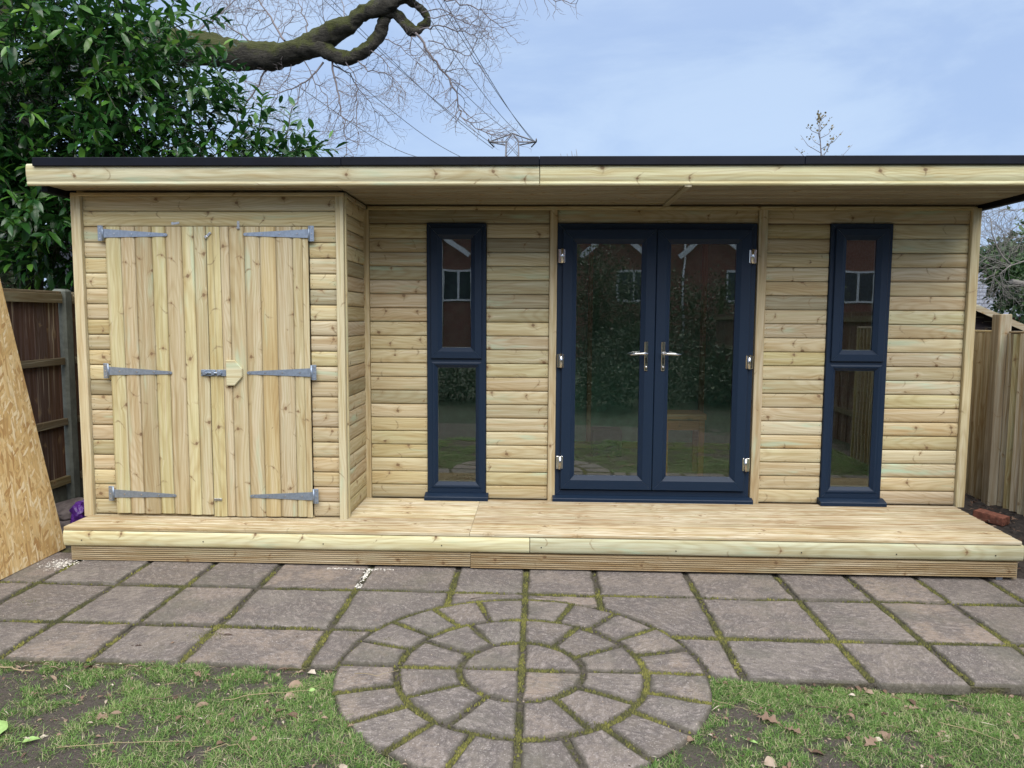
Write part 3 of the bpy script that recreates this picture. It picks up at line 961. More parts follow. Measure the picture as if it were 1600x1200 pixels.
# store: front wall, return wall, far end
YS = -D1
st = MB()
st.box(-3.11, -2.95, YS + BY + .001, YS + .09, -.03, 2.24); st.box(-1.552, -1.365, YS + BY + .001, YS + .09, -.03, 2.24)
st.box(-2.95, -1.552, YS + BY + .001, YS + .09, 2.0, 2.24)
storewall = st.build('store_wall', M_stud, room)
for k in range(19):
    for (a, b) in ((-3.110, -2.944), (-1.556, -1.366)):
        hboard(storewall, a, b, YS + BY, k * PITCH + .005, (k + 1) * PITCH + .005)
for z in (2.0, 2.105):
    hboard(storewall, -3.110, -1.366, YS + BY, z, z + PITCH)
for (x, w) in ((-3.143, .066), (-1.340, .052)):
    board('corner_post', storewall, 2.222, flat(w, .040), place(x, YS + .014, 1.105, 'V'), M_trim, True)
board('top_batten', storewall, 1.86, flat(.022, .034), place(-2.24, YS + .004, 2.212, 'H'), M_trim, True)
# return wall, faces the deck
rt = MB(); rt.box(-1.40, -1.342, YS + .09, .10, -.03, 2.24)
ret = rt.build('return_wall', M_stud, room)
for k in range(21):
    board('cladding_board', ret, D1 - .045 - .02, loglap(PITCH - .003), place(-1.341, (YS + .03 - .0) / 2 + .006, k * PITCH + .0525, 'S'), M_clad)
board('corner_post', ret, 2.222, flat(.030, .034), Matrix.Translation((-1.340, YS + .030, 1.105)) @ Euler((0, 0, PI / 2)).to_matrix().to_4x4() @ Euler((0, -PI / 2, 0)).to_matrix().to_4x4(), M_trim, True)
board('top_batten', ret, D1 - .01, flat(.05, .022), Matrix.Translation((-1.325, YS / 2 - .02, 2.224)) @ Euler((PI / 2, 0, PI / 2)).to_matrix().to_4x4(), M_soffit, True)
le = MB(); le.box(-3.175, -3.115, YS + .05, 2.5, -.2, 2.3); le.build('end_wall', M_clad, room)
bw = MB(); bw.box(-3.1, 3.2, 2.44, 2.5, -.2, 2.3); backwall = bw.build('back_wall', M_stud, room)
# inside lining: green membrane between studs
lin = MB(); lin.box(-1.30, 3.10, 2.40, 2.436, -.02, 2.25); lining = lin.build('wall_membrane', M_membrane, room)
pw = MB(); pw.box(-1.34, -1.30, .11, 2.39, -.02, 2.25); pw.build('partition_wall', M_membrane, room)
sl = MB(); sl.box(3.09, 3.135, .11, 2.39, -.02, 2.25); sl.build('side_lining', M_trim, room)
for x in (-1.2, -.62, -.05, .55, 1.15, 1.75, 2.35, 2.95):
    board('stud', lining, 2.2, flat(.047, .07), place(x, 2.398, 1.1, 'V'), M_stud, True)
board('sole_plate', lining, 4.3, flat(.06, .09), place(.9, 2.399, .03, 'H'), M_stud, True)
fl = MB(); fl.box(-1.30, 3.09, .105, 2.395, -.06, -.02); fl.build('interior_floor', M_floorin, room)
ic = MB(); ic.box(-1.30, 3.09, .105, 2.395, 2.245, 2.26); ic.build('interior_ceiling', M_white, room)

# roof, fascia and soffit
YF = -.862
rf = MB()
rf.box(-3.262, 3.262, YF - .012, 2.62, 2.372, 2.392, bev=.004)
roof = rf.build('roof', M_epdm, room)
tr_ = [(-3.262, -1.2605), (-1.2600, -.0045), (-.0040, 1.6415), (1.6420, 3.262)]
for i, (a, b) in enumerate(tr_):
    q = MB(); dzr = (0, .001, .002, .003)[i]
    q.box(a, b, YF - .022, YF + .06, 2.352 + dzr, 2.406 + dzr, bev=.0035)
    q.build('roof_trim', M_epdm, roof)
q = MB(); q.box(3.222, 3.268, YF + .065, 2.62, 2.20, 2.40, bev=.005); q.build('roof_trim', M_epdm, roof)
q = MB(); q.box(-3.268, -3.222, YF + .065, 2.62, 2.20, 2.40, bev=.005); q.build('roof_trim', M_epdm, roof)
fas = MB(); fas.box(-3.22, 3.22, YF + .026, YF + .06, 2.24, 2.37)
fascia = fas.build('fascia', M_fascia, room)


def fascia_prof(w):
    return [(-w / 2, -.012), (-w / 2 + .003, -.020), (-w / 2 + .020, -.022), (-w / 2 + .023, -.017), (-w / 2 + .028, -.021), (0, -.028), (w / 2 - .03, -.028), (w / 2 - .01, -.024), (w / 2, -.014), (w / 2, 0), (-w / 2, 0)]


for (a, b) in ((-3.318, -.003), (.000, 3.318)):
    board('fascia_board', fascia, b - a - .002, fascia_prof(.138), place((a + b) / 2, YF + .024, 2.302, 'H'), M_fascia)
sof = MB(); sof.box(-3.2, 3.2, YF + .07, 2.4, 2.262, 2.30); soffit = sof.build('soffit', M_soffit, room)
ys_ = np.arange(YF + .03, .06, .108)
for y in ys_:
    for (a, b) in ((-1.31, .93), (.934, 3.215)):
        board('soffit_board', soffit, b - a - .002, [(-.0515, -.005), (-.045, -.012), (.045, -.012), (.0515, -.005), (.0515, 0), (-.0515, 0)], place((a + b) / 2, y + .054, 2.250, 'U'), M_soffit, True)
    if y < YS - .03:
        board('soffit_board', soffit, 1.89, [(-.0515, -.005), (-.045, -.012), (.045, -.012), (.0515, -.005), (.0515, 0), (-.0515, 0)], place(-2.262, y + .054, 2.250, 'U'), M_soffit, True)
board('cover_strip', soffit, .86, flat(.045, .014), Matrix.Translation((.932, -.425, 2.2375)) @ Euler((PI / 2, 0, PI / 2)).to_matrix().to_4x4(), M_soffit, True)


# ---- windows and doors
def ring_frame(x0, x1, z0, z1, prof):
    """mitred frame; prof = [(inset, y)] walked from the outside edge to the opening"""
    mb = MB()
    for s in range(4):
        vs = []
        for (i, y) in prof:
            c = [(x0 + i, z0 + i), (x1 - i, z0 + i), (x1 - i, z1 - i), (x0 + i, z1 - i)]
            a, b = c[s], c[(s + 1) % 4]
            # hairline mitre
            dx, dz = b[0] - a[0], b[1] - a[1]
            l = math.hypot(dx, dz); e = .0004 / l
            vs += [(a[0] + dx * e, y, a[1] + dz * e), (b[0] - dx * e, y, b[1] - dz * e)]
        fs = [(2 * k, 2 * k + 1, 2 * k + 3, 2 * k + 2) for k in range(len(prof) - 1)]
        mb.add(vs, fs)
    return mb


def pane(x0, x1, z0, z1, y, parent):
    g = MB(); g.box(x0, x1, y, y + .004, z0, z1)
    p = g.build('pane', M_glass, parent)
    return p


def glazing(parent, x0, x1, z0, z1, y):
    """spacer bar set behind the pane, seen as a thin pale line, and the black gasket"""
    ring_frame(x0 - .004, x1 + .004, z0 - .004, z1 + .004, [(0, y + .012), (.0065, y + .012), (.0065, y + .026), (0, y + .026), (0, y + .012)]).build('spacer_bar', M_spacer, parent)


def bead(d, y0, y1):
    """sloping glazing bead of width d running back from y0 to y1"""
    return d, y0, y1


def cill(parent, x0, x1, z0, z1, out):
    pr = [(z0 + .006, -.004), (z0, -out), (z0 + .026, -out), (z0 + .031, -out + .004), (z1, -.006), (z1, .03), (z0 + .006, .03)]
    return sweep_board(x1 - x0, pr, set(range(len(pr)))).build('cill', M_frame, parent, M=place((x0 + x1) / 2, -.004, 0, 'H'))


def make_window(cx_):
    w = .449
    x0, x1 = cx_ - w / 2, cx_ + w / 2
    fr = ring_frame(x0, x1, .045, 2.101, [(0, .05), (0, -.010), (.004, -.014), (.034, -.014), (.037, -.008), (.037, .05)])
    fr.box(x0 + .03, x1 - .03, -.0135, .05, 1.058, 1.092, bev=.003)
    win = fr.build('window', M_frame, room)
    sa = ring_frame(x0 + .031, x1 - .031, 1.086, 2.066, [(0, -.012), (0, -.030), (.004, -.034), (.052, -.034), (.056, -.031), (.084, -.012), (.084, .02)])
    sash = sa.build('sash', M_frame, win)
    pane(x0 + .112, x1 - .112, 1.166, 1.986, -.004, win)
    glazing(win, x0 + .114, x1 - .114, 1.170, 1.982, -.004)
    bd = ring_frame(x0 + .033, x1 - .033, .084, 1.0605, [(0, -.009), (0, -.013), (.012, -.016), (.022, -.014), (.046, .006), (.046, .03)])
    bd.build('glazing_bead', M_frame, win)
    pane(x0 + .074, x1 - .074, .128, 1.017, .010, win)
    glazing(win, x0 + .078, x1 - .078, .132, 1.013, .010)
    cill(win, x0 - .018, x1 + .022, -.002, .047, .075)
    return win


make_window(-.622)
make_window(2.375)

fd = ring_frame(.135, 1.610, .040, 2.101, [(0, .05), (0, -.010), (.004, -.014), (.042, -.014), (.045, -.006), (.045, .05)])
fdoor = fd.build('door_frame', M_frame, room)
cill(fdoor, .117, 1.634, -.004, .043, .060)
for s, (x0, x1) in enumerate(((.176, .8705), (.8745, 1.569))):
    lf = ring_frame(x0, x1, .092, 2.056, [(0, -.012), (0, -.036), (.004, -.040), (.072, -.040), (.076, -.037), (.106, -.014), (.106, .02)])
    leaf = lf.build('french_door', M_frame, room)
    pane(x0 + .098, x1 - .098, .190, 1.958, -.008, leaf)
    glazing(leaf, x0 + .102, x1 - .102, .194, 1.954, -.008)
    hx = x1 - .062 if s == 0 else x0 + .060
    sg = -1 if s == 0 else 1
    h = MB()
    h.box(hx - .0135, hx + .0135, -.049, -.040, 1.005, 1.225, bev=.004)
    hd = h.build('handle', M_chrome, leaf)
    h = MB()
    h.tube([(hx, -.045, 1.135), (hx, -.085, 1.135)], .0095, 10)
    h.tube([(hx, -.086, 1.135), (hx + sg * .03, -.090, 1.137), (hx + sg * .085, -.088, 1.134), (hx + sg * .125, -.082, 1.128)], [.0105, .0105, .0095, .006], 10)
    h.tube([(hx, -.046, 1.035), (hx, -.060, 1.035)], .0085, 10)
    for v in h.v: pass
    # the lever is one piece with its plate
    me_ = hd.data
    off = WM[hd].translation
    bmv = [(v[0] - off.x, v[1] - off.y, v[2] - off.z) for v in h.v]
    vs0 = [tuple(v.co) for v in me_.vertices]; fs0 = [tuple(p.vertices) for p in me_.polygons]
    b_ = len(vs0)
    comb = MB(); comb.add(vs0, fs0); comb.add(bmv, h.f, True)
    hd.data = comb.mesh('handle', M_chrome)
    kh = MB(); kh.box(hx - .005, hx + .005, -.0505, -.0485, 1.062, 1.105, bev=.0008); kh.build('keyhole', M_chromedark, leaf)
    ex = x0 - .004 if s == 0 else x1 + .004
    for z in (1.858, 1.077, .300):
        q = MB()
        q.tube([(ex, -.046, z - .052), (ex, -.046, z + .052)], .0125, 12)
        q.box(ex - (.032 if s == 0 else .004), ex + (.004 if s == 0 else .032), -.040 + .0, -.013, z - .05, z + .05, bev=.003) if False else None
        q.box(min(ex, ex - sg * -.030), max(ex, ex - sg * -.030), -.048, -.0405, z - .05, z + .05, bev=.003)
        q.box(min(ex, ex - sg * .022), max(ex, ex - sg * .022), -.046, -.0145, z - .05, z + .05, bev=.003)
        q.build('hinge', M_chrome, leaf)

# ---- store doors
YD = YS - .012
left_e = [-2.945, -2.840, -2.742, -2.625, -2.530, -2.418, -2.336, -2.252]
right_e = [-2.249, -2.156, -2.096, -1.990, -1.885, -1.776, -1.662, -1.594, -1.556]


def plank_prof(w):
    if w < .05:
        return [(-w / 2, -.010), (-w / 2 + .002, -.012), (w / 2 - .002, -.012), (w / 2, -.010), (w / 2, 0), (-w / 2, 0)]
    pr = []
    for i in range(9):
        t = -1 + 2 * i / 8
        pr.append((t * (w / 2 - .001), -(.011 + .0075 * (1 - abs(t) ** 3.4))))
    return pr + [(w / 2 - .001, 0), (-(w / 2 - .001), 0)]


def split_plank(w, L, M, parent):
    """a board with a drying crack that opens along part of its length"""
    k = 26
    rows_ = []
    pr = plank_prof(w)[:9]
    for i in range(k + 1):
        x = -L / 2 + L * i / k
        t = (x + .28) / .62
        g = .0045 * max(0, 1 - t * t) ** .8
        drift = .004 * math.sin(x * 9) + .003 * math.sin(x * 23) - .004
        rr = []
        for q, (z, y) in enumerate(pr):
            if q == 4:
                rr += [(x, y, drift - g / 2), (x, y + min(.008, g * 3), drift), (x, y, drift + g / 2)]
            else:
                rr.append((x, y, z))
        rows_.append(rr)
    mb = MB(); n = len(rows_[0])
    mb.add([v for r in rows_ for v in r], [(i * n + j, i * n + j + 1, (i + 1) * n + j + 1, (i + 1) * n + j) for i in range(k) for j in range(n - 1)], True)
    return mb.build('plank', M_plank, parent, M=M)


for s, e in enumerate((left_e, right_e)):
    z0, z1 = (.020, 1.997) if s == 0 else (.012, 1.997)
    bk_ = MB(); bk_.box(e[0] + .01, e[-1] - .01, YD + .001, YD + .02, z0 + .01, z1 - .01)
    leaf = bk_.build('store_door', M_stud, room)
    for a, b in zip(e[:-1], e[1:]):
        w = b - a
        zz0 = z0 - rng.uniform(0, .006)
        M = place((a + b) / 2, YD, (zz0 + z1) / 2, 'V')
        if s == 1 and a == -2.249:
            split_plank(w, z1 - zz0, M, leaf)
            continue
        board('plank', leaf, z1 - zz0, plank_prof(w), M, M_plank, w < .05)
    yf = YD - .020
    sgn = 1 if s == 0 else -1
    hx = e[0] - .010 if s == 0 else e[-1] + .012
    for z in (1.952, 1.018, .160):
        h = MB()
        xt = hx + sgn * .445
        z_t = z - (.010 if s == 0 else .006)
        a0 = hx
        for (ya, yb_) in ((yf - .003, yf),):
            vs = [(a0, ya, z - .029), (xt - sgn * .01, ya, z_t - .010), (xt, ya, z_t - .005), (xt, ya, z_t + .005), (xt - sgn * .01, ya, z_t + .010), (a0, ya, z + .029)]
            vs += [(p[0], yb_, p[2]) for p in vs]
            fs = [tuple(range(6)) if s == 0 else tuple(range(6))[::-1], tuple(range(6, 12))[::-1] if s == 0 else tuple(range(6, 12))]
            fs += [(i, (i + 1) % 6, 6 + (i + 1) % 6, 6 + i) for i in range(6)]
            h.add(vs, fs)
        xa, xb = (hx - .034, hx - .004) if s == 0 else (hx + .004, hx + .034)
        h.box(xa, xb, yf - .004, yf + .001, z - .052, z + .052, bev=.0015)
        h.tube([(hx, yf - .004, z - .05), (hx, yf - .004, z + .05)], .0065, 8)
        hing = h.build('hinge', M_galv, leaf)
        h = MB()
        for q in (.08, .2, .32, .425):
            xx = hx + sgn * q; zq = z + (z_t - z) * q / .445
            h.tube([(xx, yf - .003, zq), (xx, yf - .0055, zq)], .0055, 8)
        for dz in (-.036, 0, .036):
            xx = (xa + xb) / 2
            h.tube([(xx, yf - .004, z + dz), (xx, yf - .0065, z + dz)], .005, 8)
        h.build('screw_heads', M_screw, hing)
    if s == 0:
        # bolt across the two leaves
        h = MB(); zb_ = 1.010
        h.box(-2.308, -2.205, yf - .005, yf, zb_ - .022, zb_ + .022, bev=.0015)
        h.tube([(-2.300, yf - .012, zb_), (-2.16, yf - .012, zb_)], .0075, 8)
        h.box(-2.292, -2.27, yf - .020, yf - .004, zb_ - .014, zb_ + .014, bev=.002)
        h.box(-2.232, -2.212, yf - .020, yf - .004, zb_ - .014, zb_ + .014, bev=.002)
        h.tube([(-2.262, yf - .014, zb_), (-2.262, yf - .036, zb_ - .004)], .006, 8)
        h.build('bolt', M_galv, leaf)
    else:
        h = MB(); zb_ = 1.010
        h.box(-2.198, -2.118, yf - .0075, yf - .001, zb_ - .022, zb_ + .022, bev=.0015)
        h.box(-2.19, -2.165, yf - .020, yf - .007, zb_ - .015, zb_ + .015, bev=.002)
        h.build('bolt_keep', M_galv, leaf)
        # small wooden turn block, cut to a point
        pz = [(-.055, -.088), (.000, -.088), (.055, -.028), (.055, .028), (.005, .088), (-.055, .088)]
        h = MB(); n = 6
        h.add([(p[0], -.018, p[1]) for p in pz] + [(p[0] * .94, -.022, p[1] * .94) for p in pz] + [(p[0], 0, p[1]) for p in pz],
              [tuple(range(n, 2 * n))] + [(i, (i + 1) % n, n + (i + 1) % n, n + i) for i in range(n)] + [(2 * n + i, 2 * n + (i + 1) % n, (i + 1) % n, i) for i in range(n)])
        h.build('turn_block', M_fascia, leaf, M=Matrix.Translation((-2.072, yf, 1.012)))
    # little catches at head and foot
for (x, z, ang) in ((-2.452, 2.018, .1), (-2.232, 1.940, .75), (-2.022, 2.006, PI / 2), (-2.215, .128, 0)):
    h = MB()
    h.box(-.028, .028, -.006, 0, -.008, .008, bev=.001)
    h.box(-.024, -.010, -.013, -.005, -.010, .010, bev=.002)
    h.tube([(.018, -.005, 0), (.018, -.012, 0)], .0055, 8)
    h.build('catch', M_screw, storewall, M=Matrix.Translation((x, YD - .020, z)) @ Euler((0, -ang, 0)).to_matrix().to_4x4())
# sill board below the store doors
q = MB(); q.box(-2.95, -1.55, YS - .004, YS + .03, .0, .010); q.build('door_sill', M_trim, storewall)

for wl, pts in NAILS.items():
    q = MB()
    for (x, y, z) in pts:
        q.tube([(x, y + .003, z), (x, y - .0016, z)], .0021, 6, smooth=False)
    q.build('nail_heads', M_dark, wl, M=Matrix.Identity(4), kind='stuff')

# ================================================================== DECK
deck = empty('deck', (0, -.45, -.2), 'low pale timber deck with rounded front edge along the garden room', 'deck')
yfront = -.930
wd = .114
k = 0
yb = yfront
while yb < -.02:
    y1 = min(yb + wd, .0)
    ctr = (yb + y1) / 2
    w = y1 - yb - .0075
    # reeded top: shallow grooves along the board
    pr = []
    ng = max(2, int(w / .0125))
    pr.append((-w / 2, -.016)); pr.append((-w / 2 + .004, -.022))
    for i in range(ng):
        a = -w / 2 + .006 + (w - .012) * i / ng
        s_ = (w - .012) / ng
        pr += [(a + s_ * .12, -.022), (a + s_ * .34, -.0168), (a + s_ * .66, -.0168), (a + s_ * .88, -.022)]
    pr.append((w / 2 - .004, -.022)); pr.append((w / 2, -.016)); pr += [(w / 2, 0), (-w / 2, 0)]
    in_store = ctr < YS + .03
    xl = -3.142 if in_store else -1.350
    cut = -.437 + (0 if k % 2 == 0 or k > 6 else .0)
    xr = 3.082 + .073 * min(1, (yb + .93) / .93)
    for (a, b) in ((xl, cut), (cut, xr)):
        board('deck_board', deck, b - a - .003, pr, place((a + b) / 2, ctr + rng.uniform(-.0005, .0005), -.022 + rng.uniform(-.0006, .0006), 'D'), M_deck, True)
    yb += wd
    k += 1


def nosing(w):
    pr = [(-w / 2, -.010), (-w / 2 + .010, -.021), (-w / 2 + .028, -.024)]
    pr += [(0, -.0275), (w / 2 - .02, -.026), (w / 2 - .005, -.021), (w / 2, -.012), (w / 2, 0), (-w / 2, 0)]
    return pr


for (a, b, mt) in ((-3.146, -.046, M_fascia), (-.044, 3.098, M_mint)):
    board('nosing_board', deck, b - a - .002, nosing(.106), place((a + b) / 2, yfront + .026, -.079, 'H'), mt)


def reeded(w, n=7):
    pr = [(-w / 2, -.012)]
    for i in range(n):
        s_ = w / n; a = -w / 2 + s_ * i
        pr += [(a + s_ * .14, -.020), (a + s_ * .62, -.020), (a + s_ * .70, -.009), (a + s_ * .94, -.009)]
    return pr + [(w / 2, -.012), (w / 2, 0), (-w / 2, 0)]


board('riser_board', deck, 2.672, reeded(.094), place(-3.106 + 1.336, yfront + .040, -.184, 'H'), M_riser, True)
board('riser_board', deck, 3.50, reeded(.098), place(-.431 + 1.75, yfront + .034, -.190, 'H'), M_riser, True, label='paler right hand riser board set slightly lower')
q = MB(); q.box(-3.10, 3.06, yfront + .055, yfront + .10, -.20, -.03); q.build('joist', M_stud, deck)
q = MB(); q.box(3.055, 3.095, yfront + .05, yfront + .10, -.275, -.135, bev=.003); q.build('leg', M_post, deck)
q = MB(); q.box(2.955, 2.995, yfront + .036, yfront + .052, -.275, -.225); q.build('post_foot', M_galv, deck)
q = MB(); q.box(-3.13, -3.10, yfront + .06, -.05, -.20, -.03); q.build('side_joist', M_stud, deck)
q = MB(); q.box(3.06, 3.09, yfront + .11, -.02, -.20, -.03); q.build('side_joist', M_stud, deck)
# nails and screw heads in the nosing
for x in (-3.02, -2.2, -.62, .03, .9, 1.7, 2.3, 2.92, -1.4):
    q = MB(); zz = -.079 + rng.uniform(-.02, .012)
    q.tube([(x, yfront + .003, zz), (x, yfront - .0026, zz)], .0042, 8)
    q.build('screw_head', M_dark, deck)

# ================================================================== FENCES
lf_ = empty('left_fence', (-3.75, 0, -.3), 'dark brown panel fence with rails behind the leaning board', 'fence')
XF = -3.735
for (y0, y1, post) in ((-1.82, .02, .09), (.19, 2.0, 2.06), (-3.75, -1.96, -1.89)):
    y = y0
    while y < y1 - .02:
        w = min(rng.uniform(.115, .15), y1 - y)
        board('fence_board', lf_, 1.45, flat(w, .012, .002), place(XF - .004 + rng.uniform(-.004, .004), y + w / 2, .795, 'V') @ Matrix.Identity(4) if False else Matrix.Translation((XF + rng.uniform(-.004, .004), y + w / 2 - .002, .795)) @ Euler((0, 0, PI / 2)).to_matrix().to_4x4() @ Euler((0, -PI / 2, 0)).to_matrix().to_4x4(), M_fencebrown, True)
        y += w - .002
    for z, hgt in ((1.525, .072), (1.04, .055), (.565, .055), (.105, .06)):
        board('rail', lf_, y1 - y0, flat(hgt, .034), place(XF + .014, (y0 + y1) / 2, z, 'S'), M_rail, True)
    board('capping', lf_, y1 - y0, flat(.055, .018), Matrix.Translation((XF + .012, (y0 + y1) / 2, 1.563)) @ Euler((-PI / 2, 0, PI / 2)).to_matrix().to_4x4(), M_rail, True)
    q = MB(); q.box(XF - .03, XF + .015, y0, y1, -.35, .068, bev=.004); q.build('gravel_board', M_concrete, lf_)
    q = MB(); q.box(XF - .06, XF + .052, post - .055, post + .055, -.4, 1.60, bev=.018); q.build('post', M_concpost, lf_)

rf_ = empty('right_fence', (3.75, .5, -.25), 'weathered close board fence with square posts beside right end of deck', 'fence')
XR = 3.70
y = -3.2
while y < 3.3:
    w = rng.uniform(.078, .098)
    if .35 < y + w / 2 < .47:
        y = .472; continue
    z1 = 1.296 + (.0 if y < .4 else .0) + rng.uniform(-.003, .003)
    M = Matrix.Translation((XR + .02 + rng.uniform(-.003, .003), y + w / 2, (z1 - .22) / 2)) @ Euler((0, 0, -PI / 2)).to_matrix().to_4x4() @ Euler((0, 0, .17)).to_matrix().to_4x4() @ Euler((0, -PI / 2, 0)).to_matrix().to_4x4()
    pr = [(-w / 2 - .012, -.007), (-w / 2 - .009, -.0085), (w / 2 - .004, -.026), (w / 2, -.022), (w / 2, 0), (-w / 2 - .012, 0)]
    board('fence_board', rf_, z1 + .22, pr, M, M_fence, True)
    y += w
board('capping', rf_, 2.8, flat(.05, .016), Matrix.Translation((XR + .022, .475 + 1.4, 1.300)) @ Euler((-PI / 2, 0, PI / 2)).to_matrix().to_4x4(), M_trim, True)
board('capping', rf_, 3.5, flat(.05, .016), Matrix.Translation((XR + .022, .345 - 1.75, 1.300)) @ Euler((-PI / 2, 0, PI / 2)).to_matrix().to_4x4(), M_fence, True)
for yp in (.41, -1.5, 2.35):
    q = MB(); q.box(-.05, .05, -.05, .05, -.85, .85, bev=.006)
    # local X along the post for the grain
    q.v = [(p[2], p[1], p[0]) for p in q.v]
    q.f = [f[::-1] for f in q.f]
    q.build('post', M_post, rf_, M=Matrix.Translation((XR - .025, yp, .598)) @ Euler((0, -PI / 2, 0)).to_matrix().to_4x4())
for z in (1.1, .55, .05):
    for (y0, y1) in ((-3.2, .355), (.465, 3.3)):
        q = MB(); q.box(XR + .028, XR + .075, y0, y1, z - .035, z + .035); q.build('rail', M_fence, rf_)

# ================================================================== THINGS NEAR THE ROOM
# leaning strand board: hinge line on the ground, leaning back on the fence
th = math.atan2(.366, 1.863)
q = MB(); q.box(-1.22 / 2, 1.22 / 2, 0, 2.3, 0, .018, bev=.0015)
ax_u = Vector((0, 1, 0)); ax_v = Vector((-math.sin(th), 0, math.cos(th))); ax_n = Vector((math.cos(th), 0, math.sin(th)))
Mo = Matrix(((ax_u.x, ax_v.x, ax_n.x, -3.325), (ax_u.y, ax_v.y, ax_n.y, -1.268), (ax_u.z, ax_v.z, ax_n.z, -.237), (0, 0, 0, 1)))
q.build('strand_board', M_osb, None, M=Mo, label='tall sheet of flaky orange strand board leaning against left fence', cat='wood board')

q = MB()


def rock(c, s, seed, sub=2):
    r = random.Random(seed)
    mb = MB()
    bpy_me = []
    import bmesh
    bm = bmesh.new()
    bmesh.ops.create_icosphere(bm, subdivisions=sub, radius=1)
    for v in bm.verts:
        p = v.co.copy()
        # squared off lump
        p = Vector([math.copysign(abs(a) ** .55, a) for a in p])
        n_ = mnoise.noise(v.co * 1.7 + Vector((seed, 0, 0)))
        p *= 1 + .12 * n_
        v.co = Vector((p.x * s[0], p.y * s[1], p.z * s[2]))
    vs = [tuple(v.co) for v in bm.verts]; fs = [tuple(v.index for v in f.verts) for f in bm.faces]
    bm.free()
    return mb.add(vs, fs, False)


rock(None, (.12, .13, .035), 3, 3).build('stone_slab', M_rubble, None, M=Matrix.Translation((-3.56, -.20, -.075)) @ Euler((.20, -.16, .5)).to_matrix().to_4x4(), label='broken pinkish grey stone propped on top behind the leaning board', cat='stone')
rock(None, (.13, .14, .06), 5, 3).build('stone_slab', M_rubble, None, M=Matrix.Translation((-3.55, -.22, -.185)) @ Euler((.03, .05, .1)).to_matrix().to_4x4(), label='darker flat stone lying underneath the broken pinkish one', cat='stone')
# purple bag: crumpled sack
bag = rock(None, (.05, .07, .125), 9, 4)
bag.v = [tuple(Vector((p[0] * (1 - 2.2 * max(0, p[2])), p[1] * (1 - 2.2 * max(0, p[2])), p[2])) + Vector((mnoise.noise(Vector(p) * 22), mnoise.noise(Vector(p) * 22 + Vector((5, 0, 0))), mnoise.noise(Vector(p) * 22 + Vector((0, 5, 0))))) * .028) for p in bag.v]
bag.f = bag.f
bag.sm = [False] * len(bag.sm)
bag.build('plastic_bag', M_purple, None, M=Matrix.Translation((-3.42, -.30, -.115)), label='crumpled purple plastic bag tucked beside the store corner', cat='bag')

# loose brick
q = MB()
q.box(-.1075, .1075, -.051, .051, 0, .065, bev=.006)
q.v = [(p[0] + rng.uniform(-.003, .003), p[1] + rng.uniform(-.003, .003), p[2] + rng.uniform(-.003, .002)) for p in q.v]
q.build('brick', M_brick1, None, M=Matrix.Translation((3.36, -.13, -.085)) @ Euler((.04, .06, -1.0)).to_matrix().to_4x4(), label='worn red brick lying on the soil beside the deck', cat='brick')

# spilt mortar crumbs
vs, fs = [], []
P = []
a = np.array([-1.09, -.95]); b = np.array([-1.085, -1.30])
for i in range(170):
    t = rng.random() ** 1.5
    if i > 95: break
    p = a + (b - a) * t
    P.append((p[0] + rng.gauss(0, .009), p[1], rng.uniform(.002, .006)))
for i in range(130):
    P.append((-1.09 + rng.uniform(-.30, .16), -.945 - abs(rng.gauss(0, .012)), rng.uniform(.001, .004)))
for i in range(260):
    P.append((-3.13 + rng.gauss(0, .05), -.985 + rng.gauss(0, .05), rng.uniform(.001, .005)))
q = MB()
for (x, y, r) in P:
    a_ = rng.random() * PI
    z = zpat(x) + .0005
    c_, s_ = math.cos(a_) * r * 1.5, math.sin(a_) * r * 1.5
    q.add([(x + c_, y + s_, z), (x - s_, y + c_, z), (x - c_, y - s_, z), (x + s_, y - c_, z), (x, y, z + r * .6)], [(0, 1, 4), (1, 2, 4), (2, 3, 4), (3, 0, 4)])
q.build('mortar_crumbs', M_mortar, None, kind='stuff', label='white mortar crumbs spilt along the paving joint by the deck', cat='mortar')

# ---- seen through the glass
bx0, bx1 = at(1035, 632, 1.0).x, at(1104, 632, 1.0).x
bench = empty('wooden_bench', ((bx0 + bx1) / 2, 1.65, -.02), 'orange stained wooden bench frame seen through the right french door', 'bench')
for (x0, x1, y0, y1, z0, z1, nm) in ((bx0, bx1, 0.98, 1.30, .50, .55, 'bench_top'), (bx0 + .01, bx0 + .06, 1.00, 1.05, -.02, .50, 'leg'), (bx1 - .06, bx1 - .01, 1.00, 1.05, -.02, .50, 'leg'), (bx0 + .01, bx0 + .06, 1.23, 1.28, -.02, .50, 'leg'), (bx1 - .06, bx1 - .01, 1.23, 1.28, -.02, .50, 'leg'), (bx0 + .06, bx1 - .06, 1.01, 1.03, .40, .49, 'apron')):
    q = MB(); q.box(x0, x1, y0, y1, z0, z1, bev=.004); q.build(nm, M_bench, bench)
q = MB()
nx_, ny_ = 12, 9
vs = []
for j in range(ny_):
    for i in range(nx_):
        x = -.78 + .30 * i / (nx_ - 1); y = .55 + .35 * j / (ny_ - 1)
        e = math.sin(PI * i / (nx_ - 1)) * math.sin(PI * j / (ny_ - 1))
        vs.append((x + .03 * math.sin(j), y, -.018 + e * (.05 + .05 * mnoise.noise(Vector((x * 12, y * 12, 3))))))
q.add(vs, [(j * nx_ + i, j * nx_ + i + 1, (j + 1) * nx_ + i + 1, (j + 1) * nx_ + i) for j in range(ny_ - 1) for i in range(nx_ - 1)], True)
q.build('folded_tarpaulin', M_tarp, None, label='green grey tarpaulin heaped on the floor behind the left window', cat='tarpaulin')
q = MB(); q.box(.56, .86, 1.9, 2.15, -.02, .26, bev=.01)
q.build('storage_crate', M_tarp, None, label='dark green crate on the floor behind the left french door', cat='crate')

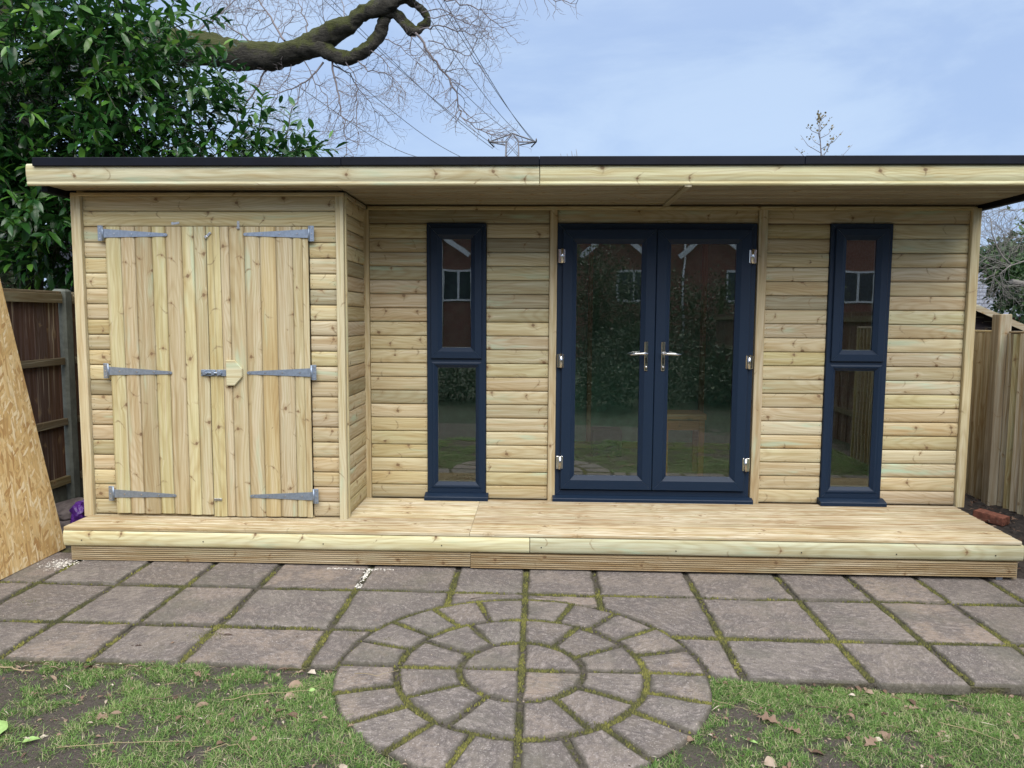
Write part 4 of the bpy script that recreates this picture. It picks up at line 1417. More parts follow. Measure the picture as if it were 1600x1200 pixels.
# ================================================================== GRASS, LEAVES, TWIGS
def on_stone(x, y):
    return ((y > -2.325) & (x > -3.5) & (x < 3.7)) | (np.hypot(x - CC[0], y - CC[1]) < RC - .004)


nb_ = 520000
gx_ = nrng.uniform(-3.6, 3.9, nb_); gy_ = -2.30 - 2.2 * nrng.random(nb_) ** 1.35
dens = fbm(gx_, gy_, 2.4, 4)
dens2 = fbm(gx_ + 9, gy_ - 4, 11, 3)
dd = dens * .36 + dens2 * .36 + fbm(gx_ - 3, gy_ + 7, 27, 2) * .28
edge = np.clip(1 - (np.abs(np.hypot(gx_ - CC[0], gy_ - CC[1]) - RC) / .12), 0, 1) * .10
pr_ = np.clip((dd + edge * .6 + .03 * np.clip(gx_ * .5, -1, 1) - .432) * 9, .10, .95)
ok = (~on_stone(gx_, gy_)) & (nrng.random(nb_) < pr_)
gx_, gy_, dd = gx_[ok], gy_[ok], (dd + edge)[ok]
n = len(gx_)
lush = np.clip((dd - .42) * 6, 0, 1)
hgt = nrng.uniform(.010, .026, n) * (.6 + .75 * lush)
az = nrng.random(n) * 2 * PI
lean = nrng.uniform(.4, 1.7, n)
wid = nrng.uniform(.0008, .0016, n)
zb = zlawn(gx_, gy_)
dx_, dy_ = np.cos(az), np.sin(az)
V = np.zeros((n, 5, 3))
for k_, (t_, wf) in enumerate(((0, 1), (.55, .85))):
    off = lean * hgt * t_ ** 1.6
    zz = zb + hgt * (t_ - .18 * lean * t_ ** 2) - .002
    for s_, q_ in ((-1, 0), (1, 1)):
        V[:, 2 * k_ + q_, 0] = gx_ + dx_ * off - dy_ * wid * wf * s_
        V[:, 2 * k_ + q_, 1] = gy_ + dy_ * off + dx_ * wid * wf * s_
        V[:, 2 * k_ + q_, 2] = zz
V[:, 4, 0] = gx_ + dx_ * lean * hgt * 1.15; V[:, 4, 1] = gy_ + dy_ * lean * hgt * 1.15; V[:, 4, 2] = zb + hgt * (1 - .3 * lean)
bi = np.arange(n)[:, None, None] * 5
fs = (bi + np.array([[0, 1, 3], [0, 3, 2], [2, 3, 4]])[None]).reshape(-1, 3)
me = np_mesh('grass', V.reshape(-1, 3), fs, M_grass, False)
tn = np.clip(.20 + .34 * fbm(gx_, gy_, 3, 3) + .16 * lush + nrng.normal(0, .22, n) - .1, 0, .86)
straw = nrng.random(n) < .20
tn = np.where(straw, nrng.uniform(.85, 1, n), tn)
set_attr(me, 'tint', np.repeat(tn, 5))
o = bpy.data.objects.new('grass', me); attach(o, None, Matrix.Identity(4))
tag(o, 'short patchy green grass growing on the muddy lawn', 'grass', kind='stuff')


def leaf_shape(L, Wd, lobes=0, curl=.25, fold=.2, seed=0, n=7, droop=0.0):
    """a leaf blade along +X from its stalk: outline either plain or lobed, folded on the midrib and curled"""
    r = random.Random(seed)
    top, mid = [], []
    vs, fs = [], []
    k = n if not lobes else lobes * 4 + 1
    for i in range(k + 1):
        t = i / k
        w = math.sin(PI * min(1, t ** .85)) ** .8
        if lobes:
            w *= .62 + .38 * math.cos(2 * PI * t * lobes) * (1 if t > .08 else .3)
        w *= Wd / 2
        z = -curl * L * (t - .5) ** 2 * 1.6 - droop * L * t * t
        x = L * t
        vs += [(x, w * (1 + r.uniform(-.1, .1)), z + fold * w + r.uniform(-1, 1) * .03 * L * (1 if lobes else .15)), (x, 0, z), (x, -w * (1 + r.uniform(-.1, .1)), z + fold * w + r.uniform(-1, 1) * .03 * L * (1 if lobes else .15))]
    for i in range(k):
        b = 3 * i
        fs += [(b, b + 3, b + 4, b + 1), (b + 1, b + 4, b + 5, b + 2)]
    return vs, fs


def litter_leaf(i, x, y, L, Wd, lobes, rot, tintv, label, zoff=.012, tilt=(0, 0), curl=.25, mat=None, cat='leaf', zbase=None, fold=.25):
    vs, fs = leaf_shape(L, Wd, lobes, curl, fold, i)
    mb = MB(); mb.add(vs, fs, True)
    mb.tube([(-L * .25, 0, 0.002), (0, 0, 0)], [.0011, .0016], 4)
    me = mb.mesh('fallen_leaf', mat or M_litter)
    if mat is None: set_attr(me, 'tint', [min(1, max(0, tintv + rng.uniform(-.06, .06))) for _ in mb.v])
    o = bpy.data.objects.new('fallen_leaf', me)
    z = (float(zlawn(np.array(x), np.array(y))) if zbase is None else zbase) + zoff
    attach(o, None, Matrix.Translation((x, y, z)) @ Euler((tilt[0], tilt[1], rot)).to_matrix().to_4x4())
    return tag(o, label, cat, 'leaves lying on the lawn')


litter_leaf(1, -2.135, -2.99, .105, .085, 0, 1.35, 0, 'large pale green leaf on the grass at the left border of the view', .026, (.30, -.18), .35, M_leafgreen, fold=.16)
litter_leaf(2, -1.985, -2.99, .062, .03, 0, .5, 0, 'small bright green leaf below the large pale green one', .016, (.1, 0), .2, M_leafgreen)
litter_leaf(3, 1.31, -2.81, .075, .06, 3, .6, .50, 'star shaped orange brown leaf on the right of the lawn', .020, (.2, -.1), .3)
litter_leaf(4, .93, -2.64, .10, .07, 3, -.5, .42, 'lobed brown oak leaf by the right curve of the paving circle', .016, (.1, .05), .2)
litter_leaf(5, 1.02, -2.71, .085, .06, 3, -.7, .45, 'second brown oak leaf touching the first by the circle', .014, (-.1, 0), .2)
litter_leaf(6, .865, -2.975, .06, .05, 0, .3, .78, 'round pale grey leaf in the mud at the lower right', .018, (.3, .2), .5)
litter_leaf(7, .835, -2.81, .055, .017, 0, -.6, 0, 'narrow green leaf lying on mud right of the circle', .016, (.1, 0), .1, M_leafgreen)
litter_leaf(8, .60, -2.835, .035, .03, 0, .3, .45, 'small rusty curled leaf close to the paving circle edge', .016, (.2, 0), .6)
litter_leaf(9, 1.62, -2.50, .07, .035, 3, .2, .55, 'pinkish brown torn leaf near the right border', .016, (.1, 0), .3)
litter_leaf(10, -1.11, -2.50, .075, .05, 0, .4, .62, 'pale brown leaf on grass just below the slabs', .016, (.2, .1), .4)
litter_leaf(11, -1.085, -2.615, .07, .045, 0, .8, .68, 'grey brown curled leaf in the grass beside the circle', .018, (.2, .2), .5)
litter_leaf(12, -1.82, -2.80, .07, .05, 3, .3, .5, 'crumpled pink brown leaf near the large green leaf', .016, (.2, .1), .4)
litter_leaf(13, -1.44, -2.70, .06, .03, 0, .4, .5, 'slim tan leaf on bare mud in the left lawn', .016, (.2, 0), .4)
litter_leaf(14, -1.00, -2.545, .030, .024, 0, .4, 0, 'tiny yellow green leaf beside pale brown one below slabs', .018, (.3, 0), .2, M_leafgreen)
litter_leaf(15, -2.00, -2.16, .045, .018, 3, .2, .02, 'small blackened leaf lying on a left paving slab', .004, (0, 0), .3, zbase=zpat(-2.0))
litter_leaf(16, -1.62, -2.0, .06, .012, 0, 0, .05, 'dark slim dead leaf on the slab left of the circle', .004, (0, 0), .3, zbase=zpat(-1.6))
litter_leaf(17, -1.83, -2.12, .022, .014, 0, 1, .5, 'tiny tan leaf fragment on a left paving slab', .004, (0, 0), .3, zbase=zpat(-1.8))

# uncountable crumbled leaf litter
n = 1900
vs, fs, tv = [], [], []
cnt = 0
while cnt < n:
    x = rng.uniform(-3.4, 3.6); y = -2.32 - 1.6 * rng.random() ** 1.3
    if on_stone(np.array(x), np.array(y)): continue
    L = rng.uniform(.006, .030) * (2.0 if rng.random() < .20 else 1); Wd = L * rng.uniform(.3, .75)
    v, f = leaf_shape(L, Wd, 3 if rng.random() < .2 else 0, rng.uniform(.1, .8), rng.uniform(0, .5), cnt, n=3)
    M = Matrix.Translation((x, y, float(zlawn(np.array(x), np.array(y))) + rng.uniform(.006, .026))) @ Euler((rng.uniform(-.5, .5), rng.uniform(-.4, .4), rng.uniform(0, 6.3))).to_matrix().to_4x4()
    b = len(vs)
    vs += [tuple(M @ Vector(p)) for p in v]; fs += [tuple(b + i for i in q) for q in f]
    tv += [min(1, max(0, rng.gauss(.5, .26)))] * len(v)
    cnt += 1
# a line of chips and husks where the slabs meet the lawn
for i in range(170):
    x = rng.choice((rng.uniform(-3.0, -.95), rng.uniform(-2.8, -1.6), rng.uniform(.95, 3.0))); y = -2.345 - abs(rng.gauss(0, .03))
    L = rng.uniform(.02, .07); v, f = leaf_shape(L, rng.uniform(.003, .008), 0, .3, .3, i, n=3)
    M = Matrix.Translation((x, y, float(zlawn(np.array(x), np.array(y))) + rng.uniform(.004, .016))) @ Euler((rng.uniform(-.5, .5), rng.uniform(-.3, .3), rng.gauss(0, .5))).to_matrix().to_4x4()
    b = len(vs)
    vs += [tuple(M @ Vector(p)) for p in v]; fs += [tuple(b + k_ for k_ in q) for q in f]
    tv += [min(1, max(0, rng.gauss(.45, .25)))] * len(v)
# straw and broken stalks
for i in range(650):
    x = rng.uniform(-3.3, 3.5); y = -2.34 - 1.3 * rng.random()
    if on_stone(np.array(x), np.array(y)): continue
    L = rng.uniform(.02, .09); v, f = leaf_shape(L, rng.uniform(.0016, .0034), 0, rng.uniform(0, .3), .2, i, n=3)
    M = Matrix.Translation((x, y, float(zlawn(np.array(x), np.array(y))) + rng.uniform(.008, .026))) @ Euler((rng.uniform(-.5, .5), rng.uniform(-.2, .2), rng.uniform(0, 6.3))).to_matrix().to_4x4()
    b = len(vs)
    vs += [tuple(M @ Vector(p)) for p in v]; fs += [tuple(b + k_ for k_ in q) for q in f]
    tv += [min(1, max(0, rng.gauss(.65, .3)))] * len(v)
# specks on the paving
for i in range(420):
    x = rng.uniform(-3.2, 3.3); y = rng.uniform(-3.05, -.96)
    if not on_stone(np.array(x), np.array(y)): continue
    L = rng.uniform(.004, .014); v, f = leaf_shape(L, L * rng.uniform(.2, .7), 0, .3, .3, i, n=2)
    M = Matrix.Translation((x, y, zpat(x) + .003)) @ Euler((0, 0, rng.uniform(0, 6.3))).to_matrix().to_4x4()
    b = len(vs)
    vs += [tuple(M @ Vector(p)) for p in v]; fs += [tuple(b + k_ for k_ in q) for q in f]
    tv += [rng.choice((.0, .1, .8, .9, 1.0))] * len(v)
# bits on the soil by the right fence
for i in range(260):
    x = rng.uniform(3.16, 3.66); y = rng.uniform(-.9, 1.2)
    L = rng.uniform(.02, .06); v, f = leaf_shape(L, L * rng.uniform(.15, .5), 0, .4, .3, i, n=3)
    M = Matrix.Translation((x, y, -.075 - max(0, min(.2, (-.35 - y) * .33)) + rng.uniform(0, .02))) @ Euler((rng.uniform(-.5, .5), rng.uniform(-.5, .5), rng.uniform(0, 6.3))).to_matrix().to_4x4()
    b = len(vs)
    vs += [tuple(M @ Vector(p)) for p in v]; fs += [tuple(b + k_ for k_ in q) for q in f]
    tv += [rng.choice((.0, .0, .1, .4))] * len(v)
me = np_mesh('leaf_litter', np.array(vs), np.array(fs), M_litter, False)
set_attr(me, 'tint', tv)
o = bpy.data.objects.new('leaf_litter', me); attach(o, None, Matrix.Identity(4))
tag(o, 'small crumbled brown leaves scattered over lawn and paving', 'leaf litter', kind='stuff')


def stick(pts, r, label, mat, zo=.014):
    mb = MB()
    P = []
    for i in range(len(pts) - 1):
        for j in range(4):
            t = j / 4
            P.append((pts[i][0] * (1 - t) + pts[i + 1][0] * t, pts[i][1] * (1 - t) + pts[i + 1][1] * t))
    P.append(pts[-1])
    Q = [(x + rng.gauss(0, .0055), y + rng.gauss(0, .0055), float(zlawn(np.array(x), np.array(y))) + zo + rng.uniform(0, .008)) for x, y in P]
    mb.tube(Q, [r * (1 - .5 * i / len(Q)) for i in range(len(Q))], 5)
    mb.build('fallen_twig', mat, None, label=label, cat='twig', group='twigs lying on the lawn')


stick([(-1.82, -3.045), (-1.62, -2.985), (-1.42, -2.965), (-1.27, -3.00)], .0016, 'long thin straw coloured stalk across the lower left lawn', M_stick, .022)
stick([(-1.24, -3.06), (-1.20, -3.0), (-1.13, -2.99), (-1.05, -3.07)], .0018, 'bent pale stalk at the lower edge left of the circle', M_stick, .022)
stick([(-2.62, -2.375), (-2.45, -2.40), (-2.33, -2.43)], .0045, 'pale split stick beside the slabs at far left', M_stick)
stick([(-1.66, -2.66), (-1.56, -2.62), (-1.46, -2.56)], .0022, 'dark crooked twig on the mud of the left lawn', M_stickdark)
stick([(-1.33, -2.665), (-1.18, -2.60), (-1.02, -2.55), (-.93, -2.48)], .0017, 'thin brown twig pointing at the paving circle', M_stick, .02)
stick([(1.70, -2.60), (1.80, -2.68), (1.89, -2.78)], .0019, 'pale twig lying slantwise at the right of the lawn', M_stick, .018)
stick([(1.18, -2.52), (1.30, -2.545)], .002, 'short grey twig in the middle of the right lawn', M_stickdark)
stick([(-.82, -2.42), (-.72, -2.44), (-.63, -2.40)], .0014, 'curled pale twig lying on the left stones of the circle', M_stick, .045)
stick([(.78, -2.52), (.86, -2.58), (.95, -2.64)], .0013, 'wiry brown twig beside the right curve of the circle', M_stick, .018)

# ================================================================== VEGETATION
def leaf_verts(L, Wd, fold, droop):
    # 7-gon outline blade in local (x along, y across, z up): 2 x 3 quads
    ts = (0, .3, .68, 1.0); ws = (.10, .92, .86, .02)
    v = []
    for t, w in zip(ts, ws):
        z = -droop * t * t * L
        v += [(t * L, w * Wd / 2, z + fold * w * Wd / 2), (t * L, 0, z), (t * L, -w * Wd / 2, z + fold * w * Wd / 2)]
    f = []
    for i in range(3):
        b = 3 * i
        f += [(b, b + 3, b + 4, b + 1), (b + 1, b + 4, b + 5, b + 2)]
    return np.array(v), np.array(f)


LV, LF = leaf_verts(1, .34, .28, .26)


def frames(d, upish):
    """rotation whose X is d, Z close to upish"""
    x = d / np.linalg.norm(d, axis=1, keepdims=True)
    y = np.cross(upish, x); y /= np.linalg.norm(y, axis=1, keepdims=True) + 1e-9
    z = np.cross(x, y)
    return np.stack([x, y, z], -1)


laurel = empty('laurel_bush', (-5.0, 2.0, -.35), 'big glossy dark green laurel overhanging store roof at the left', 'laurel bush')
# crown: a handful of overlapping lobes, each filled with leafy shoots
lobes = [  # centre, radii
    ((-5.3, 1.6, 4.1), (1.55, 1.2, 1.5), 230), ((-4.55, 1.2, 3.35), (1.15, .95, 1.0), 260), ((-3.6, 1.5, 2.95), (.75, .7, .72), 150),
    ((-4.0, 1.5, 3.75), (.85, .8, .75), 140), ((-2.75, 1.6, 2.60), (.72, .5, .34), 90), ((-4.35, 1.1, 2.42), (.75, .70, .60), 170), ((-5.3, .9, 2.6), (.95, .8, .75), 170),
    ((-4.15, .75, 2.05), (.36, .40, .30), 60), ((-4.9, 1.6, 5.0), (1.4, 1.0, .8), 130), ((-3.55, 1.45, 2.32), (.60, .55, .30), 80)]
SP, SD = [], []
for (c, r, n) in lobes:
    n = int(n * 1.22)
    u = nrng.normal(size=(n, 3)); u /= np.linalg.norm(u, axis=1, keepdims=True)
    rad = nrng.random(n) ** (1 / 2.2)
    p = np.array(c) + u * np.array(r) * rad[:, None] * (1 + .12 * nrng.normal(size=(n, 1)))
    d = u * .8 + np.array([.15, -.35, .25]) + nrng.normal(0, .35, (n, 3))
    SP.append(p); SD.append(d)
# loose sprays reaching right over the roof against the sky
sprays = [((470, 228, 1.3), (.7, -.1, .4)), ((492, 238, 1.5), (.4, 0, .9)), ((415, 200, 1.4), (.5, 0, .8)), ((385, 190, 1.6), (.4, 0, .6)), ((435, 240, 1.2), (.6, -.2, .3)), ((365, 165, 1.8), (.3, 0, .9)), ((455, 238, 1.7), (.5, 0, .7)), ((310, 130, 1.2), (.7, -.3, .1)), ((330, 170, 1.2), (.7, -.2, .3)), ((345, 195, 1.3), (.35, -.1, .8)), ((395, 205, 1.5), (.5, 0, .5)), ((440, 225, 1.4), (.5, -.1, .5)), ((480, 235, 1.6), (.6, 0, .5)), ((455, 205, 1.7), (.3, 0, .9)), ((425, 185, 1.6), (.15, 0, 1)), ((375, 215, 1.2), (.5, 0, .4)), ((340, 110, 1.6), (.8, 0, .2)), ((330, 145, 1.4), (.8, 0, .1)), ((325, 90, 1.8), (.6, 0, .4)), ((360, 180, 1.5), (.4, 0, .7)), ((410, 225, 1.3), (.6, -.2, .3)), ((350, 225, 1.2), (.6, -.2, .3)), ((320, 20, 1.8), (.8, 0, .2)), ((315, 55, 1.6), (.8, 0, -.1))]
for (q, d) in sprays:
    for j in range(2):
        p = at(q[0] - 14 + rng.uniform(-8, 8), q[1] + 14 + rng.uniform(-6, 6), q[2])
        SP.append(np.array([list(p)])); SD.append(np.array([d]) + nrng.normal(0, .15, (1, 3)))
SP = np.concatenate(SP); SD = np.concatenate(SD)
SD /= np.linalg.norm(SD, axis=1, keepdims=True)
# keep clear of the building
okp = ~((SP[:, 0] > -3.55) & (SP[:, 1] > -1.1) & (SP[:, 1] < 2.9) & (SP[:, 2] < 2.46))
okp &= ~((SP[:, 2] < 1.85))
SP, SD = SP[okp], SD[okp]
LP, LD, LS, LT = [], [], [], []
stems = MB()
for i in range(len(SP)):
    p, d = SP[i], SD[i]
    Ls = rng.uniform(.22, .42)
    nl = rng.randint(7, 10)
    side = np.cross(d, [0, 0, 1.0]); side /= np.linalg.norm(side) + 1e-6
    upv_ = np.cross(side, d)
    tone = rng.gauss(.42, .18)
    for k in range(nl):
        t = k / (nl - 1)
        base = p + d * Ls * t + np.array([0, 0, -.05 * t * t])
        a = k * 2.399 + rng.uniform(-.3, .3)
        out = side * math.cos(a) + upv_ * math.sin(a)
        ld = d * (.45 + .6 * t) + out * .85 + np.array([0, 0, -.28])
        LP.append(base); LD.append(ld); LS.append(rng.uniform(.11, .205) * (.75 + .25 * math.sin(PI * min(1, t + .25)))); LT.append(tone + rng.gauss(0, .1) + (.22 if t > .85 else 0))
    if i % 2 == 0:
        stems.tube([p - d * .2, p + d * Ls * .5, p + d * Ls], [.006, .004, .002], 4)
LP, LD, LS, LT = np.array(LP), np.array(LD), np.array(LS), np.clip(np.array(LT), 0, 1)
# no leaf tips poking into the roof
tip = LP + LD / np.linalg.norm(LD, axis=1, keepdims=True) * LS[:, None]
ok = ~((tip[:, 0] > -3.40) & (tip[:, 1] > -1.0) & (tip[:, 2] < 2.42)) & ~((LP[:, 0] > -3.40) & (LP[:, 1] > -1.0) & (LP[:, 2] < 2.42))
LP, LD, LS, LT = LP[ok], LD[ok], LS[ok], LT[ok]
FR = frames(LD, np.array([0, 0, 1.0]) + nrng.normal(0, .35, (len(LP), 3)))
# the nearest 290 in view become single leaves
rel = LP - np.array(CAMP)
depth = rel @ np.array(fwd)
pxs = 800 + F * (rel @ np.array(rgt)) / depth; pys = 600 - F * (rel @ np.array(upv)) / depth
vis = (pxs > -10) & (pxs < 560) & (pys > -10) & (pys < 440)
score = np.where(vis, LS / depth + (LT > .2) * 0, 0)
# prefer those at the front of the crown
front = np.where(vis, depth, 99)
order = np.argsort(front - LS * 4)
single = order[:290]
mask = np.ones(len(LP), bool); mask[single] = False
vv = LP[mask][:, None, :] + np.einsum('nij,kj->nki', FR[mask], LV) * LS[mask][:, None, None]
nn = mask.sum()
ff = (np.arange(nn)[:, None, None] * len(LV) + LF[None]).reshape(-1, 4)
me = np_mesh('foliage', vv.reshape(-1, 3), ff, M_laurel, True)
set_attr(me, 'tint', np.repeat(LT[mask], len(LV)))
o = bpy.data.objects.new('foliage', me); attach(o, laurel, Matrix.Identity(4)); o['kind'] = 'stuff'
lme = [np_mesh('leaf', LV * .13 * s_, LF, M_laurel1, True) for s_ in (1.0,)]
for i in single:
    o = bpy.data.objects.new('leaf', lme[0])
    M = Matrix(FR[i].tolist()).to_4x4() @ Matrix.Scale(LS[i] / .13, 4)
    M.translation = LP[i]
    attach(o, laurel, M)
for (a, b, r) in (((-5.2, 1.9, -.4), (-5.3, 1.7, 4.0), .10), ((-4.9, 2.1, -.4), (-4.2, 1.6, 3.4), .08), ((-4.7, 2.0, -.4), (-3.3, 1.7, 2.75), .06), ((-5.0, 1.7, -.4), (-4.5, 1.2, 2.6), .06)):
    a, b = Vector(a), Vector(b)
    stems.tube([a + (b - a) * (k / 8) + Vector((rng.gauss(0, .06), rng.gauss(0, .06), 0)) * (1 if 0 < k < 8 else 0) for k in range(9)], [r * (1 - .08 * k) for k in range(9)], 8)
stems.build('stems', M_stem, laurel, M=Matrix.Identity(4))

# ---- oak: mossy limb and fine bare twigs
oak = empty('oak_tree', (-9.0, 6.6, -.4), 'bare oak with thick mossy limb and fine twigs above the roof', 'oak tree')


def limb(path, r0, y0, y1, n=14, mb=None):
    """path in photo pixels turned into points on a line of depth y0..y1"""
    pts = []
    m_ = len(path)
    for i, q in enumerate(path):
        t = i / (m_ - 1)
        pts.append(at(q[0], q[1], y0 + (y1 - y0) * t))
    # smooth by Catmull-Rom
    out, rr = [], []
    for i in range(m_ - 1):
        p0, p1, p2, p3 = pts[max(0, i - 1)], pts[i], pts[i + 1], pts[min(m_ - 1, i + 2)]
        for j in range(8):
            t = j / 8
            out.append(.5 * ((2 * p1) + (p2 - p0) * t + (2 * p0 - 5 * p1 + 4 * p2 - p3) * t * t + (3 * p1 - p0 - 3 * p2 + p3) * t ** 3))
            rr.append(r0[i] * (1 - t) + r0[i + 1] * t)
    out.append(pts[-1]); rr.append(r0[-1])
    rr = [r * (1 + .10 * mnoise.noise(Vector((k * .7, r0[0] * 40, 1)))) for k, r in enumerate(rr)]
    mb.tube(out, rr, n)
    return out


K = 1 / 100.0      # metres per photo pixel at the limb's distance
tr = MB()
base_top = at(200, 66, 6.2)
tr.tube([(-9.0, 6.6, -.5), (-8.95, 6.6, 1.5), (-8.85, 6.6, 3.5), (-8.5, 6.5, 4.8), (-7.6, 6.35, 5.4), tuple(at(170, 74, 6.25))], [.62, .50, .46, .42, .34, .30], 16)
tr.tube([(-8.85, 6.6, 3.5), (-9.0, 6.7, 6), (-8.8, 6.8, 9)], [.42, .34, .2], 14)
A = limb([(150, 76), (230, 72), (290, 75), (340, 80), (400, 90), (448, 84), (484, 72), (510, 58), (536, 43), (562, 25), (590, 13), (614, 6), (640, -8), (690, -30)], [.27, .26, .245, .24, .215, .195, .18, .165, .135, .12, .11, .105, .07, .045], 6.25, 5.4, 30, tr)
B = limb([(470, 76), (500, 78), (522, 86), (540, 91), (554, 87), (576, 74), (592, 57), (600, 38), (606, 14), (612, 2)], [.15, .13, .105, .10, .10, .095, .085, .08, .085, .08], 5.8, 5.65, 22, tr)
C = limb([(604, 18), (622, 26), (634, 38), (642, 48), (652, 50), (660, 42), (669, 30), (664, 16), (648, 6), (630, 1), (612, 2)], [.09, .075, .07, .07, .062, .058, .058, .055, .052, .05, .05], 5.65, 5.5, 18, tr)
for i_, p_ in enumerate(tr.v):
    q_ = Vector(p_)
    d_ = Vector((mnoise.noise(q_ * 2.6), mnoise.noise(q_ * 2.6 + Vector((9, 0, 0))), mnoise.noise(q_ * 2.6 + Vector((0, 7, 0))))) * .055
    d_ += Vector((mnoise.noise(q_ * 11), mnoise.noise(q_ * 11 + Vector((9, 0, 0))), mnoise.noise(q_ * 11 + Vector((0, 7, 0))))) * .028
    tr.v[i_] = tuple(q_ + d_)
tr.build('trunk', M_bark, oak, M=Matrix.Identity(4))
tw = MB()


def twig(p, d, L, r, lev, grav=.0, n=None):
    n = n or max(3, int(L / .075))
    pts, rr = [p.copy()], [r]
    q, dd_ = p.copy(), d.normalized()
    step = L / n
    kids = []
    for i in range(n):
        dd_ = (dd_ + Vector((rng.gauss(0, .17), rng.gauss(0, .13), rng.gauss(0, .17) + grav * (1 - 1.5 * i / n)))).normalized()
        q = q + dd_ * step
        pts.append(q.copy()); rr.append(r * (1 - .68 * (i + 1) / n))
        if lev > 0 and i > 0 and rng.random() < (.97 if lev > 1 else .9):
            kids.append((q.copy(), dd_.copy(), i / n))
    tw.tube(pts, rr, 4 if r > .012 else 3, cap=False)
    for (kp, kd, t) in kids:
        ax = Vector((rng.gauss(0, .4), 1, rng.gauss(0, .4))).normalized()
        kd2 = Matrix.Rotation(rng.choice((-1, 1)) * rng.uniform(.5, 1.15), 3, ax) @ kd
        twig(kp, kd2, L * rng.uniform(.30, .52) * (1.1 - .45 * t), max(.0026, r * .55), lev - 1, grav * .6)


def branch(path, r0, r1, y0, y1, lev=2, kidL=.55, dens_=1.0):
    pts = [at(q[0], q[1], y0 + (y1 - y0) * i / (len(path) - 1)) for i, q in enumerate(path)]
    P = []
    for i in range(len(pts) - 1):
        for j in range(3):
            P.append(pts[i].lerp(pts[i + 1], j / 3) + Vector((rng.gauss(0, .012), rng.gauss(0, .02), rng.gauss(0, .012))))
    P.append(pts[-1])
    tw.tube(P, [.72 * r0 + .72 * (r1 - r0) * i / (len(P) - 1) for i in range(len(P))], 6, cap=False)
    for i in range(2, len(P)):
        d = (P[i] - P[i - 1]).normalized()
        for s_ in range(2 if rng.random() < .5 * dens_ else 1):
            if rng.random() > .9 * dens_: continue
            ax = Vector((rng.gauss(0, .3), 1, rng.gauss(0, .3))).normalized()
            dd_ = Matrix.Rotation(rng.choice((-1, 1)) * rng.uniform(.6, 1.25), 3, ax) @ d
            twig(P[i], dd_, kidL * rng.uniform(.6, 1.3), max(.0042, r0 * .28), lev, -.05)


branch([(652, 50), (664, 76), (681, 100), (700, 121), (712, 141), (715, 162), (722, 182), (742, 200), (768, 210)], .026, .006, 5.5, 5.2, 2, .42)
branch([(655, 46), (672, 44), (690, 40), (712, 48), (735, 52), (752, 60)], .018, .006, 5.5, 5.0, 2, .46)
branch([(520, 98), (524, 132), (531, 160), (537, 190), (541, 222), (543, 250)], .022, .005, 5.8, 5.5, 2, .48)
branch([(503, 96), (488, 118), (470, 132), (448, 140), (420, 150), (395, 168)], .020, .005, 5.8, 5.6, 2, .46)
branch([(522, 102), (548, 118), (562, 140), (578, 158), (592, 180)], .016, .005, 5.8, 6.2, 2, .5)
branch([(422, 106), (404, 132), (388, 158), (374, 180), (368, 200)], .022, .010, 6.0, 6.1, 1, .4, .6)
branch([(560, 96), (574, 110), (600, 112), (622, 128), (634, 146)], .014, .005, 5.7, 5.2, 2, .42)
branch([(445, 65), (432, 44), (420, 22), (404, 2), (396, -20)], .024, .012, 5.9, 6.6, 2, .55)
branch([(400, 72), (372, 52), (350, 36), (330, 28), (310, 30)], .018, .006, 6.0, 6.4, 2, .55)
branch([(480, 58), (478, 36), (470, 14), (466, -12)], .018, .006, 5.9, 6.5, 2, .5)
branch([(540, 34), (536, 14), (530, -10)], .014, .006, 5.7, 6.3, 2, .45)
branch([(640, 2), (664, -4), (700, 0), (730, 8), (752, 16), (768, 34), (790, 44)], .018, .005, 5.5, 5.1, 2, .34)
branch([(690, -26), (740, -22), (800, -18), (850, -6), (880, 2), (900, 6)], .02, .005, 5.4, 5.0, 1, .30)
branch([(660, 20), (690, 14), (712, 22), (734, 30)], .012, .004, 5.5, 5.1, 2, .42)
branch([(600, 60), (618, 70), (636, 84), (650, 96)], .012, .004, 5.6, 5.2, 2, .45)
branch([(560, 160), (556, 190), (560, 215), (556, 236)], .010, .004, 5.7, 5.5, 2, .35)
branch([(470, 130), (462, 160), (452, 190), (446, 215)], .012, .005, 5.7, 5.7, 2, .42)
branch([(300, 60), (320, 40), (352, 18), (372, -4)], .020, .008, 6.2, 6.8, 2, .6)
branch([(380, 190), (420, 200), (450, 214), (480, 222)], .010, .004, 6.2, 6.0, 2, .40)
for (p_, y_) in (([(360, 104), (372, 122), (392, 132), (415, 134)], 6.1), ([(455, 98), (452, 118), (440, 136), (428, 160), (420, 186)], 5.9), ([(540, 98), (556, 122), (560, 148), (552, 172), (556, 196)], 5.7),
                 ([(478, 96), (494, 130), (510, 150), (516, 180), (508, 206)], 5.8), ([(580, 78), (600, 92), (612, 112), (610, 134)], 5.6), ([(650, 54), (640, 76), (650, 96), (668, 112), (690, 130)], 5.4),
                 ([(668, 28), (700, 24), (730, 36), (756, 44), (770, 62)], 5.2), ([(670, 62), (700, 74), (726, 84), (748, 100), (764, 118)], 5.3), ([(430, 84), (440, 50), (456, 28), (462, 6)], 6.2), ([(350, 66), (336, 44), (330, 18), (336, -4)], 6.5), ([(500, 62), (508, 38), (502, 14), (506, -8)], 6.0), ([(385, 86), (392, 60), (380, 34), (384, 8)], 6.4)):
    branch(p_, .011, .004, y_, y_ - .2, 2, .40)
tw.build('twigs', M_twig, oak, M=Matrix.Identity(4))


